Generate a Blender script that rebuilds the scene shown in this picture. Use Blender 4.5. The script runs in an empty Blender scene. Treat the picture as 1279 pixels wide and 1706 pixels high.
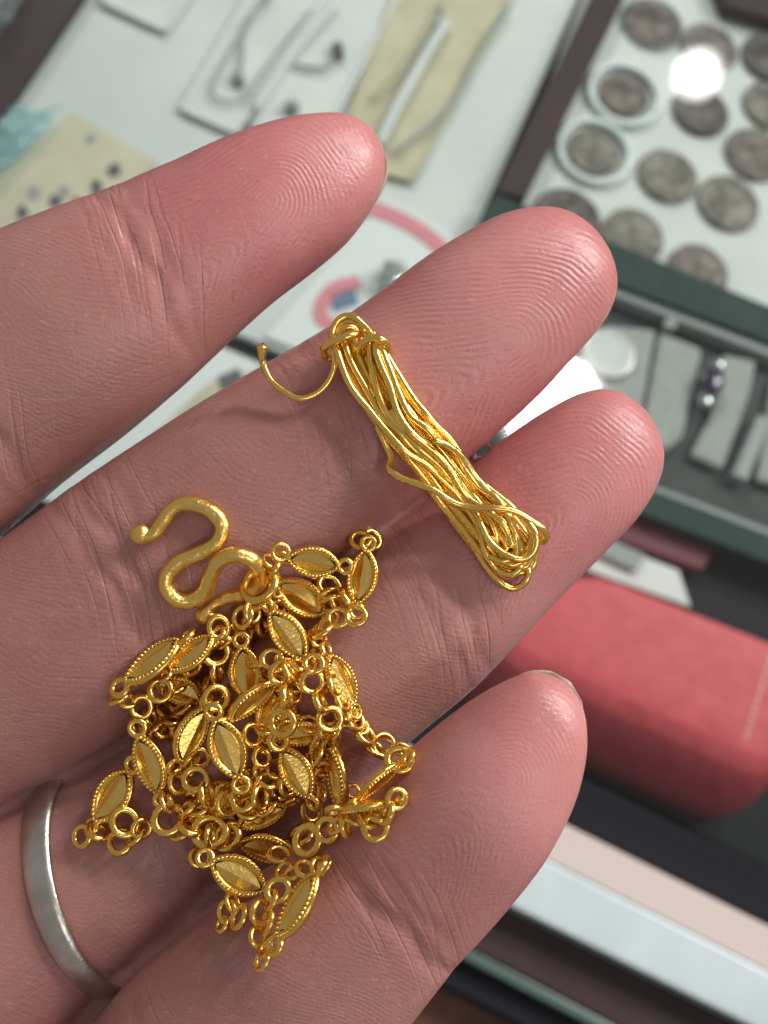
import bpy, bmesh, math, random
import numpy as np
from mathutils import Vector, Matrix
from mathutils.bvhtree import BVHTree
random.seed(7); rng = np.random.default_rng(7)
sc = bpy.context.scene
COL = sc.collection
R = math.radians

# ------------------------------------------------------------------ camera
FPX, CX, CY, D = 1920.0, 639.5, 853.0, 115.0       # focal length in photo pixels, centre, millimetres to the hand
TILT, ROLL, CAMH = R(22), R(26), 0.60
_b = Vector((0, -math.sin(TILT), math.cos(TILT)))   # away from what the camera looks at
_r0 = Vector((1, 0, 0)); _u0 = Vector((0, math.cos(TILT), math.sin(TILT)))
_r = _r0*math.cos(ROLL) + _u0*math.sin(ROLL)
_u = -_r0*math.sin(ROLL) + _u0*math.cos(ROLL)
CAMLOC = Vector((0, -CAMH*math.tan(TILT), CAMH))
CAMROT = Matrix((( _r.x, _u.x, _b.x), (_r.y, _u.y, _b.y), (_r.z, _u.z, _b.z)))
cam = bpy.data.cameras.new('camera'); camo = bpy.data.objects.new('camera', cam); COL.objects.link(camo)
camo.matrix_world = Matrix.Translation(CAMLOC) @ CAMROT.to_4x4()
cam.sensor_fit = 'VERTICAL'; cam.sensor_height = 24.0; cam.lens = 24.0*FPX/1706.0
cam.clip_start = 0.005; cam.clip_end = 50
cam.dof.use_dof = True; cam.dof.focus_distance = 0.1055; cam.dof.aperture_fstop = cam.lens/1.15
sc.camera = camo
HM = Matrix.Translation(CAMLOC - _b*(D*0.001)) @ CAMROT.to_4x4()   # the hand's own frame (metres)

# ------------------------------------------------------------------ world and lamps
w = bpy.data.worlds.new('World'); sc.world = w; w.use_nodes = True
w.node_tree.nodes['Background'].inputs[0].default_value = (0.92, 0.90, 0.86, 1)
w.node_tree.nodes['Background'].inputs[1].default_value = 0.25
def area(name, loc, target, power, sx, sy=None, color=(1, 1, 1)):
    l = bpy.data.lights.new(name, 'AREA'); l.energy = power; l.color = color
    if sy is None: l.shape = 'DISK'; l.size = sx
    else: l.shape = 'RECTANGLE'; l.size = sx; l.size_y = sy
    o = bpy.data.objects.new(name, l); COL.objects.link(o)
    o.location = loc; o.rotation_euler = (Vector(target)-Vector(loc)).to_track_quat('-Z', 'Y').to_euler()
    return o
GLASS = 0.075
def ray(px, py):
    return (CAMROT @ Vector(((px-CX)/FPX, (CY-py)/FPX, -1.0)))
def G(px, py, h=0.0):
    d = ray(px, py); t = (h-CAMLOC.z)/d.z
    return CAMLOC + d*t
def mirror_spot(px, py, height):
    p = G(px, py, GLASS); d = ray(px, py).normalized(); d.z = -d.z
    return p + d*((height-GLASS)/d.z)
CEIL = 2.0
def spot(name, loc, target, power, deg, radius, color=(1, 1, 1)):
    l = bpy.data.lights.new(name, 'SPOT'); l.energy = power; l.spot_size = R(deg); l.spot_blend = 1.0; l.shadow_soft_size = radius; l.color = color
    o = bpy.data.objects.new(name, l); COL.objects.link(o); o.location = loc
    o.rotation_euler = (Vector(target)-Vector(loc)).to_track_quat('-Z', 'Y').to_euler(); return o
area('downlight', mirror_spot(1162, 122, CEIL), mirror_spot(1162, 122, 0)+Vector((0, -.5, 0)), 0.9, 0.13, color=(1, .98, .94))
area('downlight', mirror_spot(915, 670, CEIL), (0, -.1, .4), 10, 0.24, color=(1, .98, .94))
area('ceiling_panel', (1.55, 1.7, 2.1), (0, .2, .2), 52, 1.2, 0.9, color=(1, .985, .96))
area('ceiling_panel', (1.0, -.9, 2.1), (0, 0, .4), 5, 1.2, 0.3, color=(1, .98, .95))  # added panel behind the camera, gives the gold bright reflections
spot('added_spot', (.75, 1.05, 1.9), CAMLOC-_b*.108+_r*.004+_u*.030, 150, 8.0, .20, (1, .97, .93))  # added spot, its soft beam edge leaves the hand's lower left darker
spot('added_spot', (-1.5, 2.0, 2.0), (0.02, .22, 0), 165, 19, .10, (1, .985, .96))  # added spot, aimed past the hand to brighten the case
sc.view_settings.view_transform = 'Standard'; sc.view_settings.look = 'None'
sc.view_settings.exposure = 0.22; sc.view_settings.gamma = 1.0
sc.cycles.use_denoising = True
sc.cycles.max_bounces = 6; sc.cycles.diffuse_bounces = 2; sc.cycles.use_adaptive_sampling = True; sc.cycles.adaptive_threshold = .02; sc.cycles.transparent_max_bounces = 12
sc.cycles.sample_clamp_indirect = 6

# ------------------------------------------------------------------ materials
def mat(name, color, rough=.5, metal=0, spec=.5, noise=None, bump=None, alpha=None, emit=None):
    m = bpy.data.materials.new(name); m.use_nodes = True
    nt = m.node_tree; b = nt.nodes['Principled BSDF']
    b.inputs['Base Color'].default_value = (*color, 1); b.inputs['Roughness'].default_value = rough
    b.inputs['Metallic'].default_value = metal; b.inputs['Specular IOR Level'].default_value = spec
    if alpha is not None: b.inputs['Alpha'].default_value = alpha
    tc = nt.nodes.new('ShaderNodeTexCoord')
    if noise:                                             # scale, second colour, detail
        n = nt.nodes.new('ShaderNodeTexNoise'); n.inputs['Scale'].default_value = noise[0]; n.inputs['Detail'].default_value = 5
        nt.links.new(tc.outputs['Object'], n.inputs['Vector'])
        r = nt.nodes.new('ShaderNodeValToRGB'); r.color_ramp.elements[0].position = .35; r.color_ramp.elements[1].position = .68
        r.color_ramp.elements[0].color = (*noise[1], 1); r.color_ramp.elements[1].color = (*color, 1)
        nt.links.new(n.outputs['Fac'], r.inputs[0]); nt.links.new(r.outputs[0], b.inputs['Base Color'])
    if bump:                                              # scale, distance
        n = nt.nodes.new('ShaderNodeTexNoise'); n.inputs['Scale'].default_value = bump[0]; n.inputs['Detail'].default_value = 4
        nt.links.new(tc.outputs['Object'], n.inputs['Vector'])
        bp = nt.nodes.new('ShaderNodeBump'); bp.inputs['Distance'].default_value = bump[1]; bp.inputs['Strength'].default_value = 1
        nt.links.new(n.outputs['Fac'], bp.inputs['Height']); nt.links.new(bp.outputs[0], b.inputs['Normal'])
    return m
def sheer(name, tint, gloss_rough, fres_ior, haze=0.0, haze_col=(.8, .85, .85), bump=None):
    """thin clear sheet: see-through with a Fresnel reflection and a little milky haze"""
    m = bpy.data.materials.new(name); m.use_nodes = True; nt = m.node_tree; nt.nodes.clear()
    out = nt.nodes.new('ShaderNodeOutputMaterial'); t = nt.nodes.new('ShaderNodeBsdfTransparent'); t.inputs[0].default_value = (*tint, 1)
    g = nt.nodes.new('ShaderNodeBsdfGlossy'); g.inputs['Roughness'].default_value = gloss_rough
    f = nt.nodes.new('ShaderNodeFresnel'); f.inputs[0].default_value = fres_ior
    mx = nt.nodes.new('ShaderNodeMixShader'); nt.links.new(f.outputs[0], mx.inputs[0])
    ge = nt.nodes.new('ShaderNodeNewGeometry'); mr = nt.nodes.new('ShaderNodeMapRange'); mr.inputs[3].default_value = fres_ior; mr.inputs[4].default_value = 1/fres_ior
    nt.links.new(ge.outputs['Backfacing'], mr.inputs[0]); nt.links.new(mr.outputs[0], f.inputs[0])
    base = t
    if haze:
        d = nt.nodes.new('ShaderNodeBsdfDiffuse'); d.inputs[0].default_value = (*haze_col, 1)
        m2 = nt.nodes.new('ShaderNodeMixShader'); m2.inputs[0].default_value = haze
        nt.links.new(t.outputs[0], m2.inputs[1]); nt.links.new(d.outputs[0], m2.inputs[2]); base = m2
    nt.links.new(base.outputs[0], mx.inputs[1]); nt.links.new(g.outputs[0], mx.inputs[2]); nt.links.new(mx.outputs[0], out.inputs[0])
    if bump:
        tc = nt.nodes.new('ShaderNodeTexCoord'); n = nt.nodes.new('ShaderNodeTexNoise'); n.inputs['Scale'].default_value = bump[0]
        nt.links.new(tc.outputs['Object'], n.inputs['Vector']); bp = nt.nodes.new('ShaderNodeBump'); bp.inputs['Distance'].default_value = bump[1]
        nt.links.new(n.outputs['Fac'], bp.inputs['Height']); nt.links.new(bp.outputs[0], g.inputs['Normal']); nt.links.new(bp.outputs[0], f.inputs['Normal'])
    return m
GOLDC = (1.0, .68, .18)
M = dict(
    gold=mat('gold', GOLDC, .21, 1, noise=(900, (.95, .58, .12)), bump=(2600, .00004)),
    gold_wire=mat('gold_wire', (1, .69, .19), .22, 1, bump=(1500, .00004)),
    gold_facet=mat('gold_facet', (1, .69, .22), .25, 1, noise=(1200, (.95, .60, .14)), bump=(3000, .00003)),
    gold_hook=mat('gold_hook', (1, .67, .18), .33, 1, bump=(900, .00022)),
    silver=mat('silver', (.72, .68, .63), .33, 1, noise=(500, (.56, .53, .49)), bump=(1400, .00006)),
    nail=mat('nail', (.42, .30, .23), .45),
    felt=mat('felt', (.66, .70, .68), .9, noise=(20, (.58, .62, .61))),
    board=mat('board', (.63, .665, .65), .7, noise=(14, (.55, .595, .59))),
    beige=mat('beige', (.56, .52, .38), .7, noise=(40, (.48, .44, .31))),
    stamp=mat('stamp', (.60, .57, .44), .7, noise=(60, (.55, .51, .38))),
    ink=mat('ink', (.12, .11, .13), .8), redink=mat('redink', (.40, .03, .05), .7),
    wood=mat('wood', (.055, .032, .032), .6, spec=.2, noise=(60, (.045, .028, .03))),
    green=mat('green', (.018, .050, .043), .6, spec=.25, noise=(90, (.014, .038, .033))),
    black=mat('black', (.012, .011, .016), .6, spec=.15), shelf=mat('shelf', (.022, .024, .027), .8, spec=.2),
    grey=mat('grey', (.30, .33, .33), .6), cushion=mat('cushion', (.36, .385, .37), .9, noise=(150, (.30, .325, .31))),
    white=mat('white', (.68, .72, .72), .6), pinkcard=mat('pinkcard', (.62, .22, .26), .6),
    redcase=mat('redcase', (.66, .09, .11), .5, noise=(120, (.56, .06, .08)), bump=(900, .0002)),
    stitch=mat('stitch', (.80, .52, .48), .7), maroon=mat('maroon', (.16, .03, .05), .6),
    alu=mat('alu', (.60, .68, .70), .42, .6, noise=(25, (.52, .60, .62))), pinkrail=mat('pinkrail', (.60, .50, .46), .5),
    orange=mat('orange', (.13, .035, .015), .5, noise=(40, (.05, .014, .008))),
    coin=mat('coin', (.24, .225, .195), .48, .6, noise=(130, (.085, .078, .065)), bump=(260, .0016)),
    darkcoin=mat('darkcoin', (.12, .105, .10), .42, .7, noise=(200, (.05, .045, .042)), bump=(260, .0014)),
    browncoin=mat('browncoin', (.20, .17, .155), .45, .65, noise=(130, (.075, .06, .055)), bump=(260, .0014)),
    capsule=mat('capsule', (.72, .80, .80), .15, 0), gem=mat('gem', (.035, .02, .06), .05, 0, 1), clear=mat('clear', (.55, .60, .60), .06, .7),
    traybed=mat('traybed', (.05, .06, .06), .7, noise=(80, (.035, .042, .042))), blue=mat('blue', (.10, .17, .28), .5),
    glass=sheer('glass', (.95, .965, .955), .045, 1.45), glassedge=mat('glassedge', (.09, .14, .125), .2),
    plastic=sheer('plastic', (.90, .95, .97), .12, 1.5, .14, bump=(25, .01)),
    teal=sheer('teal', (.72, .90, .92), .10, 1.6, .22, (.55, .76, .78)),
)

# ------------------------------------------------------------------ object helpers
def link(name, me, parent=None, material=None):
    o = bpy.data.objects.new(name, me); COL.objects.link(o)
    if parent: o.parent = parent
    if material is not None and me is not None and not me.materials: me.materials.append(material)
    return o
def tag(o, label=None, cat=None, group=None, kind=None):
    if label: o['label'] = label
    if cat: o['category'] = cat
    if group: o['group'] = group
    if kind: o['kind'] = kind
    return o
def mesh(name, v, f, smooth=True):
    me = bpy.data.meshes.new(name); me.from_pydata([tuple(x) for x in v], [], f); me.update()
    if smooth: me.polygons.foreach_set('use_smooth', [True]*len(me.polygons))
    return me
def bm_mesh(name, bm, smooth=False):
    me = bpy.data.meshes.new(name); bm.to_mesh(me); bm.free()
    if smooth: me.polygons.foreach_set('use_smooth', [True]*len(me.polygons))
    return me
def empty(name, loc, **kw):
    o = bpy.data.objects.new(name, None); COL.objects.link(o); o.location = loc; o.empty_display_size = .01
    return tag(o, **kw)
def spline(pts, n):
    """dense Catmull-Rom through pts (rows of any width)"""
    p = np.asarray(pts, float); p = np.vstack([2*p[0]-p[1], p, 2*p[-1]-p[-2]])
    out = []
    for i in range(1, len(p)-2):
        t = np.linspace(0, 1, n, endpoint=False)[:, None]
        a, b, c, d = p[i-1], p[i], p[i+1], p[i+2]
        out.append(.5*(2*b+(c-a)*t+(2*a-5*b+4*c-d)*t**2+(3*b-a-3*c+d)*t**3))
    return np.vstack(out+[p[-2][None]])
def tube(pts, rad, k=10, ball=None):
    """tube mesh data along pts (n,3) with radius per point, closed caps"""
    p = np.asarray(pts, float); n = len(p); rad = np.broadcast_to(np.asarray(rad, float), (n,))
    t = np.gradient(p, axis=0); t /= np.linalg.norm(t, axis=1)[:, None]+1e-12
    nv = np.cross(t[0], [0.3, .2, .93]); nv /= np.linalg.norm(nv)
    V = []; F = []
    for i in range(n):
        nv = nv - t[i]*np.dot(nv, t[i]); nv /= np.linalg.norm(nv); b = np.cross(t[i], nv)
        for j in range(k):
            a = 2*math.pi*j/k
            V.append(p[i]+rad[i]*(math.cos(a)*nv+math.sin(a)*b))
    for i in range(n-1):
        for j in range(k):
            F.append((i*k+j, i*k+(j+1) % k, (i+1)*k+(j+1) % k, (i+1)*k+j))
    V.append(p[0]-t[0]*rad[0]*.7); V.append(p[-1]+t[-1]*rad[-1]*.7)
    for j in range(k):
        F.append((len(V)-2, (j+1) % k, j)); F.append((len(V)-1, (n-1)*k+j, (n-1)*k+(j+1) % k))
    return V, F
def torus(Rm, r, n=22, k=8, sx=1.0):
    V = []; F = []
    for i in range(n):
        a = 2*math.pi*i/n
        for j in range(k):
            b = 2*math.pi*j/k
            V.append(((Rm+r*math.cos(b))*math.cos(a)*sx, (Rm+r*math.cos(b))*math.sin(a), r*math.sin(b)))
    for i in range(n):
        for j in range(k):
            F.append((i*k+j, ((i+1) % n)*k+j, ((i+1) % n)*k+(j+1) % k, i*k+(j+1) % k))
    return V, F
def prism(name, poly, z0, z1, material, parent=None, bevel=0.0, segs=2):
    """upright slab over an xy outline (world metres); origin at its base centre"""
    c = sum((Vector((p[0], p[1])) for p in poly), Vector((0, 0)))/len(poly)
    base = Vector((c.x, c.y, z0)); off = base
    if parent is not None: off = base; 
    bm = bmesh.new()
    a = [bm.verts.new((p[0]-c.x, p[1]-c.y, 0)) for p in poly]; b = [bm.verts.new((p[0]-c.x, p[1]-c.y, z1-z0)) for p in poly]
    n = len(poly)
    bm.faces.new(a); bm.faces.new(b)
    for i in range(n): bm.faces.new((a[i], a[(i+1) % n], b[(i+1) % n], b[i]))
    bmesh.ops.recalc_face_normals(bm, faces=bm.faces)
    if bevel: bmesh.ops.bevel(bm, geom=list(bm.edges), offset=bevel, segments=segs, affect='EDGES', profile=.5)
    o = link(name, bm_mesh(name, bm), parent, material)
    o.location = base - (parent.location if parent is not None else Vector((0, 0, 0)))
    return o
def pxpoly(pts, h): return [tuple(G(x, y, h)[:2]) for x, y in pts]
def slab(name, pts, z0, z1, material, parent=None, bevel=0.0): return prism(name, pxpoly(pts, z1), z0, z1, material, parent, bevel)

# ------------------------------------------------------------------ the show case below the hand
sh = prism('display_shelf', [(-1.2, -.16), (1.2, -.16), (1.2, 1.4), (-1.2, 1.4)], -.03, -.004, M['shelf']); sh['kind'] = 'structure'
fl = prism('floor', [(-2, -2), (2, -2), (2, 2.5), (-2, 2.5)], -.9, -.86, M['orange']); fl['kind'] = 'structure'

board = slab('backing_board', [(200, -110), (1010, -110), (770, 430), (740, 700), (-40, 372), (-60, 280)], -.004, .002, M['board'])
tag(board, 'pale grey backing board spread under the cards behind the index finger', 'board')
board2 = slab('backing_board', [(-80, 385), (560, 660), (430, 960), (-130, 760)], -.004, .002, M['white'])
tag(board2, 'white board strip seen in the gap between index and middle finger', 'board')
o = slab('printed_slip', [(345, 640), (470, 600), (520, 640), (330, 760), (250, 730)], .002, .0035, M['beige'])
tag(o, 'cream paper slip with a grey smudge between index and middle finger', 'paper slip')
slab('printed_mark', [(362, 628), (398, 612), (408, 640), (372, 655)], .0036, .0042, M['ink'], o)

rail = slab('display_frame', [(52, -60), (190, -90), (0, 190), (-120, 330), (-190, 260)], .0025, .014, M['wood'], bevel=.001)
tag(rail, 'dark brown frame bar in the upper left corner', 'frame')

def sheet(name, px, h, material, nx=26, ny=26, amp=.006, seed=0, label=None, cat=None):
    """crinkled plastic: a quad in plan, folded into ridges, with real thickness from a doubled skin"""
    c = [G(x, y, h) for x, y in px]; r = np.random.default_rng(seed); ph = r.uniform(0, 6, 12); org = sum(c, Vector())/4; org.z = h
    V = []; F = []
    for j in range(ny+1):
        for i in range(nx+1):
            u, v = i/nx, j/ny
            p = (c[0]*(1-u)+c[1]*u)*(1-v)+(c[3]*(1-u)+c[2]*u)*v
            z = amp*(abs(math.sin(7*u+3*v+ph[0]))**2+.6*abs(math.sin(11*v-5*u+ph[1]))+.4*math.sin(17*u+9*v+ph[2]))
            V.append(tuple(p-org+Vector((0, 0, z))))
    for j in range(ny):
        for i in range(nx):
            a = j*(nx+1)+i; F.append((a, a+1, a+nx+2, a+nx+1))
    o = link(name, mesh(name, V, F), None, material); o.location = org
    s = o.modifiers.new('skin', 'SOLIDIFY'); s.thickness = .0004
    return tag(o, label, cat)
card = slab('stamp_card', [(122, 186), (262, 268), (60, 470), (-60, 395), (-40, 320)], .0025, .005, M['stamp'])
tag(card, 'cream card with small dark printed marks beside the index finger', 'card')
for (x, y, r_, m) in [(36, 354, 10, 'ink'), (55, 322, 10, 'grey'), (92, 336, 9, 'ink'), (106, 318, 8, 'grey'), (128, 335, 6, 'redink'), (161, 313, 10, 'ink'), (189, 284, 10, 'ink'), (151, 229, 8, 'grey')]:
    pts = [(x+r_*random.uniform(.9, 1.6)*math.cos(a), y+r_*random.uniform(.9, 1.6)*math.sin(a)) for a in np.linspace(0, 2*math.pi, 9)[:-1]]
    slab('printed_mark', pts, .0051, .0055, M[m], card)
sheet('plastic_bag', [(-70, 200), (104, 186), (30, 270), (-80, 360)], .008, M['teal'], seed=3, amp=.005, label='crumpled teal clear bag lying on the corner of the cream card', cat='plastic bag')
sheet('plastic_bag', [(-60, -60), (72, -60), (20, 55), (-70, 130)], .016, M['plastic'], seed=5, amp=.008, label='crumpled clear bag beyond the dark brown frame in the corner', cat='plastic bag')

def pouch(px, label, marks, seed):
    """flat zip pouch: sheet, welded rim and lines for fine chains or crease shade"""
    root = slab('jewellery_pouch', px, .0025, .004, M['felt']); tag(root, label, 'pouch', None)
    P = [G(x, y, .005) for x, y in px]; n = len(P)
    pts = np.array([tuple(p-root.location) for p in P+[P[0]]])
    V, F = tube(np.vstack([np.linspace(pts[i], pts[i+1], 6, endpoint=False) for i in range(n)]+[pts[-1:]]), .0018, 6)
    link('welded_rim', mesh('welded_rim', V, F), root, M['white'])
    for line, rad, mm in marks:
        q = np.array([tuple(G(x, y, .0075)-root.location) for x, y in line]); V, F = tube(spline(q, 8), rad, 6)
        link('chain_crease_line', mesh('chain_crease_line', V, F), root, M[mm])
    return root
pouch([(445, -60), (575, -60), (392, 222), (300, 182)], 'pale pouch with a fine looped chain left of the wider clear pouch',
      [([(452, -10), (408, 40), (404, 90), (396, 132)], .0011, 'grey'), ([(396, 125), (400, 138)], .0042, 'grey'), ([(520, 15), (430, 130), (408, 165), (352, 150), (412, 40), (450, -20)], .0009, 'grey')], 1)
pouch([(585, -60), (690, -60), (560, 190), (455, 215), (412, 212)], 'glossy clear pouch between the looped chain pouch and the beige sleeve',
      [([(490, 108), (540, 112), (562, 88)], .0014, 'grey'), ([(562, 76), (564, 94)], .004, 'ink'), ([(482, 176), (492, 182)], .005, 'grey'), ([(560, 5), (470, 110), (425, 180)], .0022, 'white')], 2)
o = pouch([(215, -70), (345, -50), (275, 52), (170, 4)], 'small pale grey pouch at the top edge left of the chain pouch', [], 3)
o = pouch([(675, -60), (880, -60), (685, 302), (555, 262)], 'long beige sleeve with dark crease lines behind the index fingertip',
      [([(740, 5), (700, 70), (660, 125), (620, 165)], .0013, 'beige'), ([(735, 10), (728, 45)], .0022, 'grey'), ([(850, 10), (800, 80), (760, 160), (722, 205), (655, 255)], .0013, 'grey'), ([(742, 40), (705, 100), (655, 190), (632, 240)], .0042, 'felt')], 4)  # darker tubes colour in the shade of the sleeve's creases
o.data.materials.clear(); o.data.materials.append(M['beige'])
for ch in o.children:
    if ch.name.startswith('welded_rim'): ch.data.materials.clear(); ch.data.materials.append(M['beige'])

c4 = slab('round_logo_card', [(640, 330), (800, 420), (640, 640), (440, 560)], .0025, .0045, M['white'])
tag(c4, 'white card with a red printed arc between index and middle fingertips', 'card')
def band(line, wid, material, parent, h=.0047):
    q = [G(x, y, h) for x, y in line]; q = spline(np.array([tuple(a) for a in q]), 6)
    t = np.gradient(q, axis=0); t /= np.linalg.norm(t, axis=1)[:, None]; nn = np.stack([-t[:, 1], t[:, 0], 0*t[:, 0]], 1)
    V = []; F = []; base = np.array(tuple(parent.location))
    for a, n_ in zip(q, nn):
        for s in (-1, 1):
            V.append(a-base+n_*wid*s); V.append(a-base+n_*wid*s+np.array([0, 0, .0005]))
    for i in range(len(q)-1):
        k = i*4; F += [(k, k+2, k+6, k+4), (k+1, k+5, k+7, k+3), (k, k+4, k+5, k+1), (k+2, k+3, k+7, k+6)]
    return link('printed_arc', mesh('printed_arc', V, F, False), parent, material)
band([(600, 342), (650, 358), (700, 385), (735, 415), (745, 450)], .0055, M['pinkcard'], c4)
band([(600, 470), (560, 480), (538, 505), (535, 530), (560, 545)], .0045, M['pinkcard'], c4)
slab('printed_mark', [(548, 488), (590, 480), (598, 505), (556, 520)], .0046, .0052, M['blue'], c4)
bm = bmesh.new(); bmesh.ops.create_icosphere(bm, subdivisions=2, radius=.011)
for v in bm.verts: v.co *= 1+.22*random.uniform(-1, 1); v.co.z *= .7
o = link('glass_crystal', bm_mesh('glass_crystal', bm), None, M['clear']); p = G(655, 462, .012); o.location = p
tag(o, 'clear faceted crystal on the white card beside the middle finger', 'crystal')

# ---- coin tray
H0 = .003
tray = slab('coin_tray', [(1020, -130), (1420, 0), (1420, 580), (1279, 520), (835, 340)], -.004, H0, M['felt'])
tag(tray, 'coin tray with white felt bed, brown side bar and green front bar', 'tray')
slab('side_bar', [(1040, -120), (1098, -120), (876, 330), (826, 318)], H0+.0005, .016, M['wood'], tray, .0012)
slab('front_bar', [(826, 322), (1420, 566), (1420, 622), (788, 382)], H0-.0005, .018, M['green'], tray, .0012)
slab('back_bar', [(1190, -40), (1420, 20), (1420, 70), (1210, 8)], H0+.0005, .016, M['wood'], tray, .0012)
slab('metal_trim', [(800, 392), (1420, 632), (1420, 645), (800, 404)], H0-.0005, .014, M['grey'], tray)
CR = .0207
def coin_mesh(name, rad, th):
    prof = [(q_, th*.78) for q_ in np.linspace(0, .76, 9)]+[(.80, th*.80), (.86, th*1.0), (.97, th*1.0), (1, th*.85), (1, th*.1), (.98, 0), (0, 0)]
    n = 40; V = []; F = []
    for (r_, z) in prof:
        for i in range(n):
            a = 2*math.pi*i/n; V.append((rad*max(r_, .001)*math.cos(a), rad*max(r_, .001)*math.sin(a), z))
    for j in range(len(prof)-1):
        for i in range(n): F.append((j*n+i, (j+1)*n+i, (j+1)*n+(i+1) % n, j*n+(i+1) % n))
    rr_ = np.random.default_rng(int(th*1e6)+len(bpy.data.meshes)); cs_ = rr_.uniform(-.45, .45, (14, 2)); am = rr_.uniform(-.5, 1, 14)
    for i in range(9*n):                                  # worn relief on the face
        x, y, z = V[i]; V[i] = (x, y, z+th*.30*sum(a*math.exp(-((x/rad-c[0])**2+(y/rad-c[1])**2)/.018) for a, c in zip(am, cs_))+th*.32*math.exp(-((x/rad)**2/.05+(y/rad-.05)**2/.12)))
    return mesh(name, V, F)
coinme = {}
for k in ('coin', 'darkcoin', 'browncoin'):
    me = coin_mesh('coin', CR, .0028); me.materials.append(M[k]); coinme[k] = me
coins = [  # px, py, finish, scale, capsule, label
 (1088, 38, 'browncoin', 1.02, 1, 'large brownish coin in a clear capsule at the top of the tray'),
 (1182, 78, 'browncoin', .98, 0, 'brown grey coin touching the capsule coin at the top of the tray'),
 (1282, 95, 'darkcoin', .98, 0, 'dark coin cut by the right edge near the top'),
 (1040, 157, 'browncoin', .84, 2, 'pinkish grey coin in the upper pale ring capsule'),
 (1168, 184, 'darkcoin', .96, 0, 'dark coin partly covered by the round white lamp reflection'),
 (1284, 175, 'coin', .94, 0, 'pale coin cut by the right edge below the dark one'),
 (990, 252, 'coin', .86, 2, 'yellowish coin in the lower pale ring capsule'),
 (1113, 292, 'coin', .98, 0, 'speckled grey coin right of the lower ring capsule'),
 (1258, 256, 'browncoin', 1.0, 0, 'brown grey coin at the right edge above the large grey one'),
 (1214, 337, 'coin', 1.02, 0, 'large plain grey coin lying right of the speckled coin'),
 (945, 362, 'darkcoin', 1.06, 0, 'blackened coin behind the middle fingertip'),
 (1055, 392, 'coin', .98, 0, 'grainy grey coin against the green bar beside the blackened coin'),
 (1163, 452, 'browncoin', .98, 0, 'grey coin half hidden by the green bar, rightmost of the front row'),
]
tm, fm = torus(.0240, .0026, 40, 8)
capring = mesh('capsule_rim', tm, fm); capring.materials.append(M['capsule'])
tm2, fm2 = torus(.0222, .0008, 40, 6)
capthin = mesh('capsule_rim', tm2, fm2); capthin.materials.append(M['plastic'])
for (x, y, k, s, cp, lab) in coins:
    p = G(x, y, H0+.003)
    o = link('silver_coin', coinme[k]); o.location = (p.x, p.y, H0+.0006); o.rotation_euler = (0, 0, random.uniform(0, 6)); o.scale = (s, s, 1)
    tag(o, lab, 'coin', 'coins laid out in the tray')
    if cp:
        c = link('capsule_rim', capring if cp == 2 else capthin, o); c.scale = (1/s, 1/s, 1); c.location = (0, 0, .0022)

# ---- ring tray
rt = slab('ring_tray', [(905, 440), (1440, 650), (1440, 960), (1000, 765)], -.004, H0, M['traybed'])
tag(rt, 'dark green ring tray with grey cushions and pale dividers', 'tray')
slab('tray_wall', [(900, 742), (1440, 952), (1440, 1000), (900, 790)], H0-.0005, .016, M['green'], rt, .001)
slab('glass_strip', [(900, 735), (1440, 944), (1440, 952), (900, 743)], H0-.0005, .014, M['grey'], rt)
slab('divider', [(1140, 486), (1160, 494), (1122, 548), (1105, 540)], H0+.0005, .013, M['grey'], rt)
slab('divider', [(1265, 690), (1285, 700), (1245, 800), (1222, 790)], H0+.0005, .013, M['grey'], rt)
slab('ring_cushion', [(1010, 540), (1095, 548), (1060, 745), (930, 692), (960, 600)], H0+.0005, .010, M['cushion'], rt, .003)
slab('ring_cushion', [(1100, 552), (1172, 580), (1138, 730), (1108, 752), (1066, 735)], H0+.0005, .010, M['cushion'], rt, .003)
slab('ring_cushion', [(1205, 588), (1262, 600), (1250, 660), (1205, 782), (1150, 758), (1184, 690)], H0+.0005, .010, M['cushion'], rt, .003)
slab('ring_cushion', [(1290, 620), (1400, 650), (1380, 830), (1260, 800)], H0+.0005, .010, M['cushion'], rt, .003)
rr = empty('gemstone_ring', G(1178, 645, .010), label='silver ring with a dark oval stone between two clear stones in the tray', cat='ring')
ax = (G(1205, 590, .012)-G(1150, 745, .012)).normalized(); ang = math.atan2(ax.y, ax.x)
V, F = torus(.0095, .0016, 30, 8); b_ = link('band', mesh('band', V, F), rr, M['silver']); b_.rotation_euler = (R(90), 0, ang); b_.location = (0, 0, -.003)
def gem(name, loc, sx, sy, sz, material):
    bm = bmesh.new(); bmesh.ops.create_icosphere(bm, subdivisions=2, radius=1)
    for v in bm.verts: v.co = Vector((v.co.x*sx, v.co.y*sy, v.co.z*sz))
    g = link(name, bm_mesh(name, bm), rr, material); g.location = loc; g.rotation_euler = (0, 0, ang); return g
axl = ax*1.0
gem('dark_stone', (0, 0, .0075), .0105, .0072, .004, M['gem'])
gem('clear_stone', .0*axl+axl*.0135+Vector((0, 0, .006)), .0042, .0042, .0032, M['clear']); gem('clear_stone', axl*-.0135+Vector((0, 0, .006)), .0046, .0046, .0034, M['clear'])
for s in (-1, 1): gem('prong', Vector((-axl.y, axl.x, 0))*.0068*s+Vector((0, 0, .008)), .0022, .0012, .0022, M['silver'])
wd = empty('white_disc', G(1012, 590, .011), label='round pale dial beside the middle fingertip in the ring tray', cat='disc')  # pale flat disc with a metal rim
me = coin_mesh('disc_face', .015, .0016); link('disc_face', me, wd, M['board'])
V, F = torus(.0155, .0012, 36, 8); link('disc_rim', mesh('disc_rim', V, F), wd, M['silver']).location = (0, 0, .001)

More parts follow.
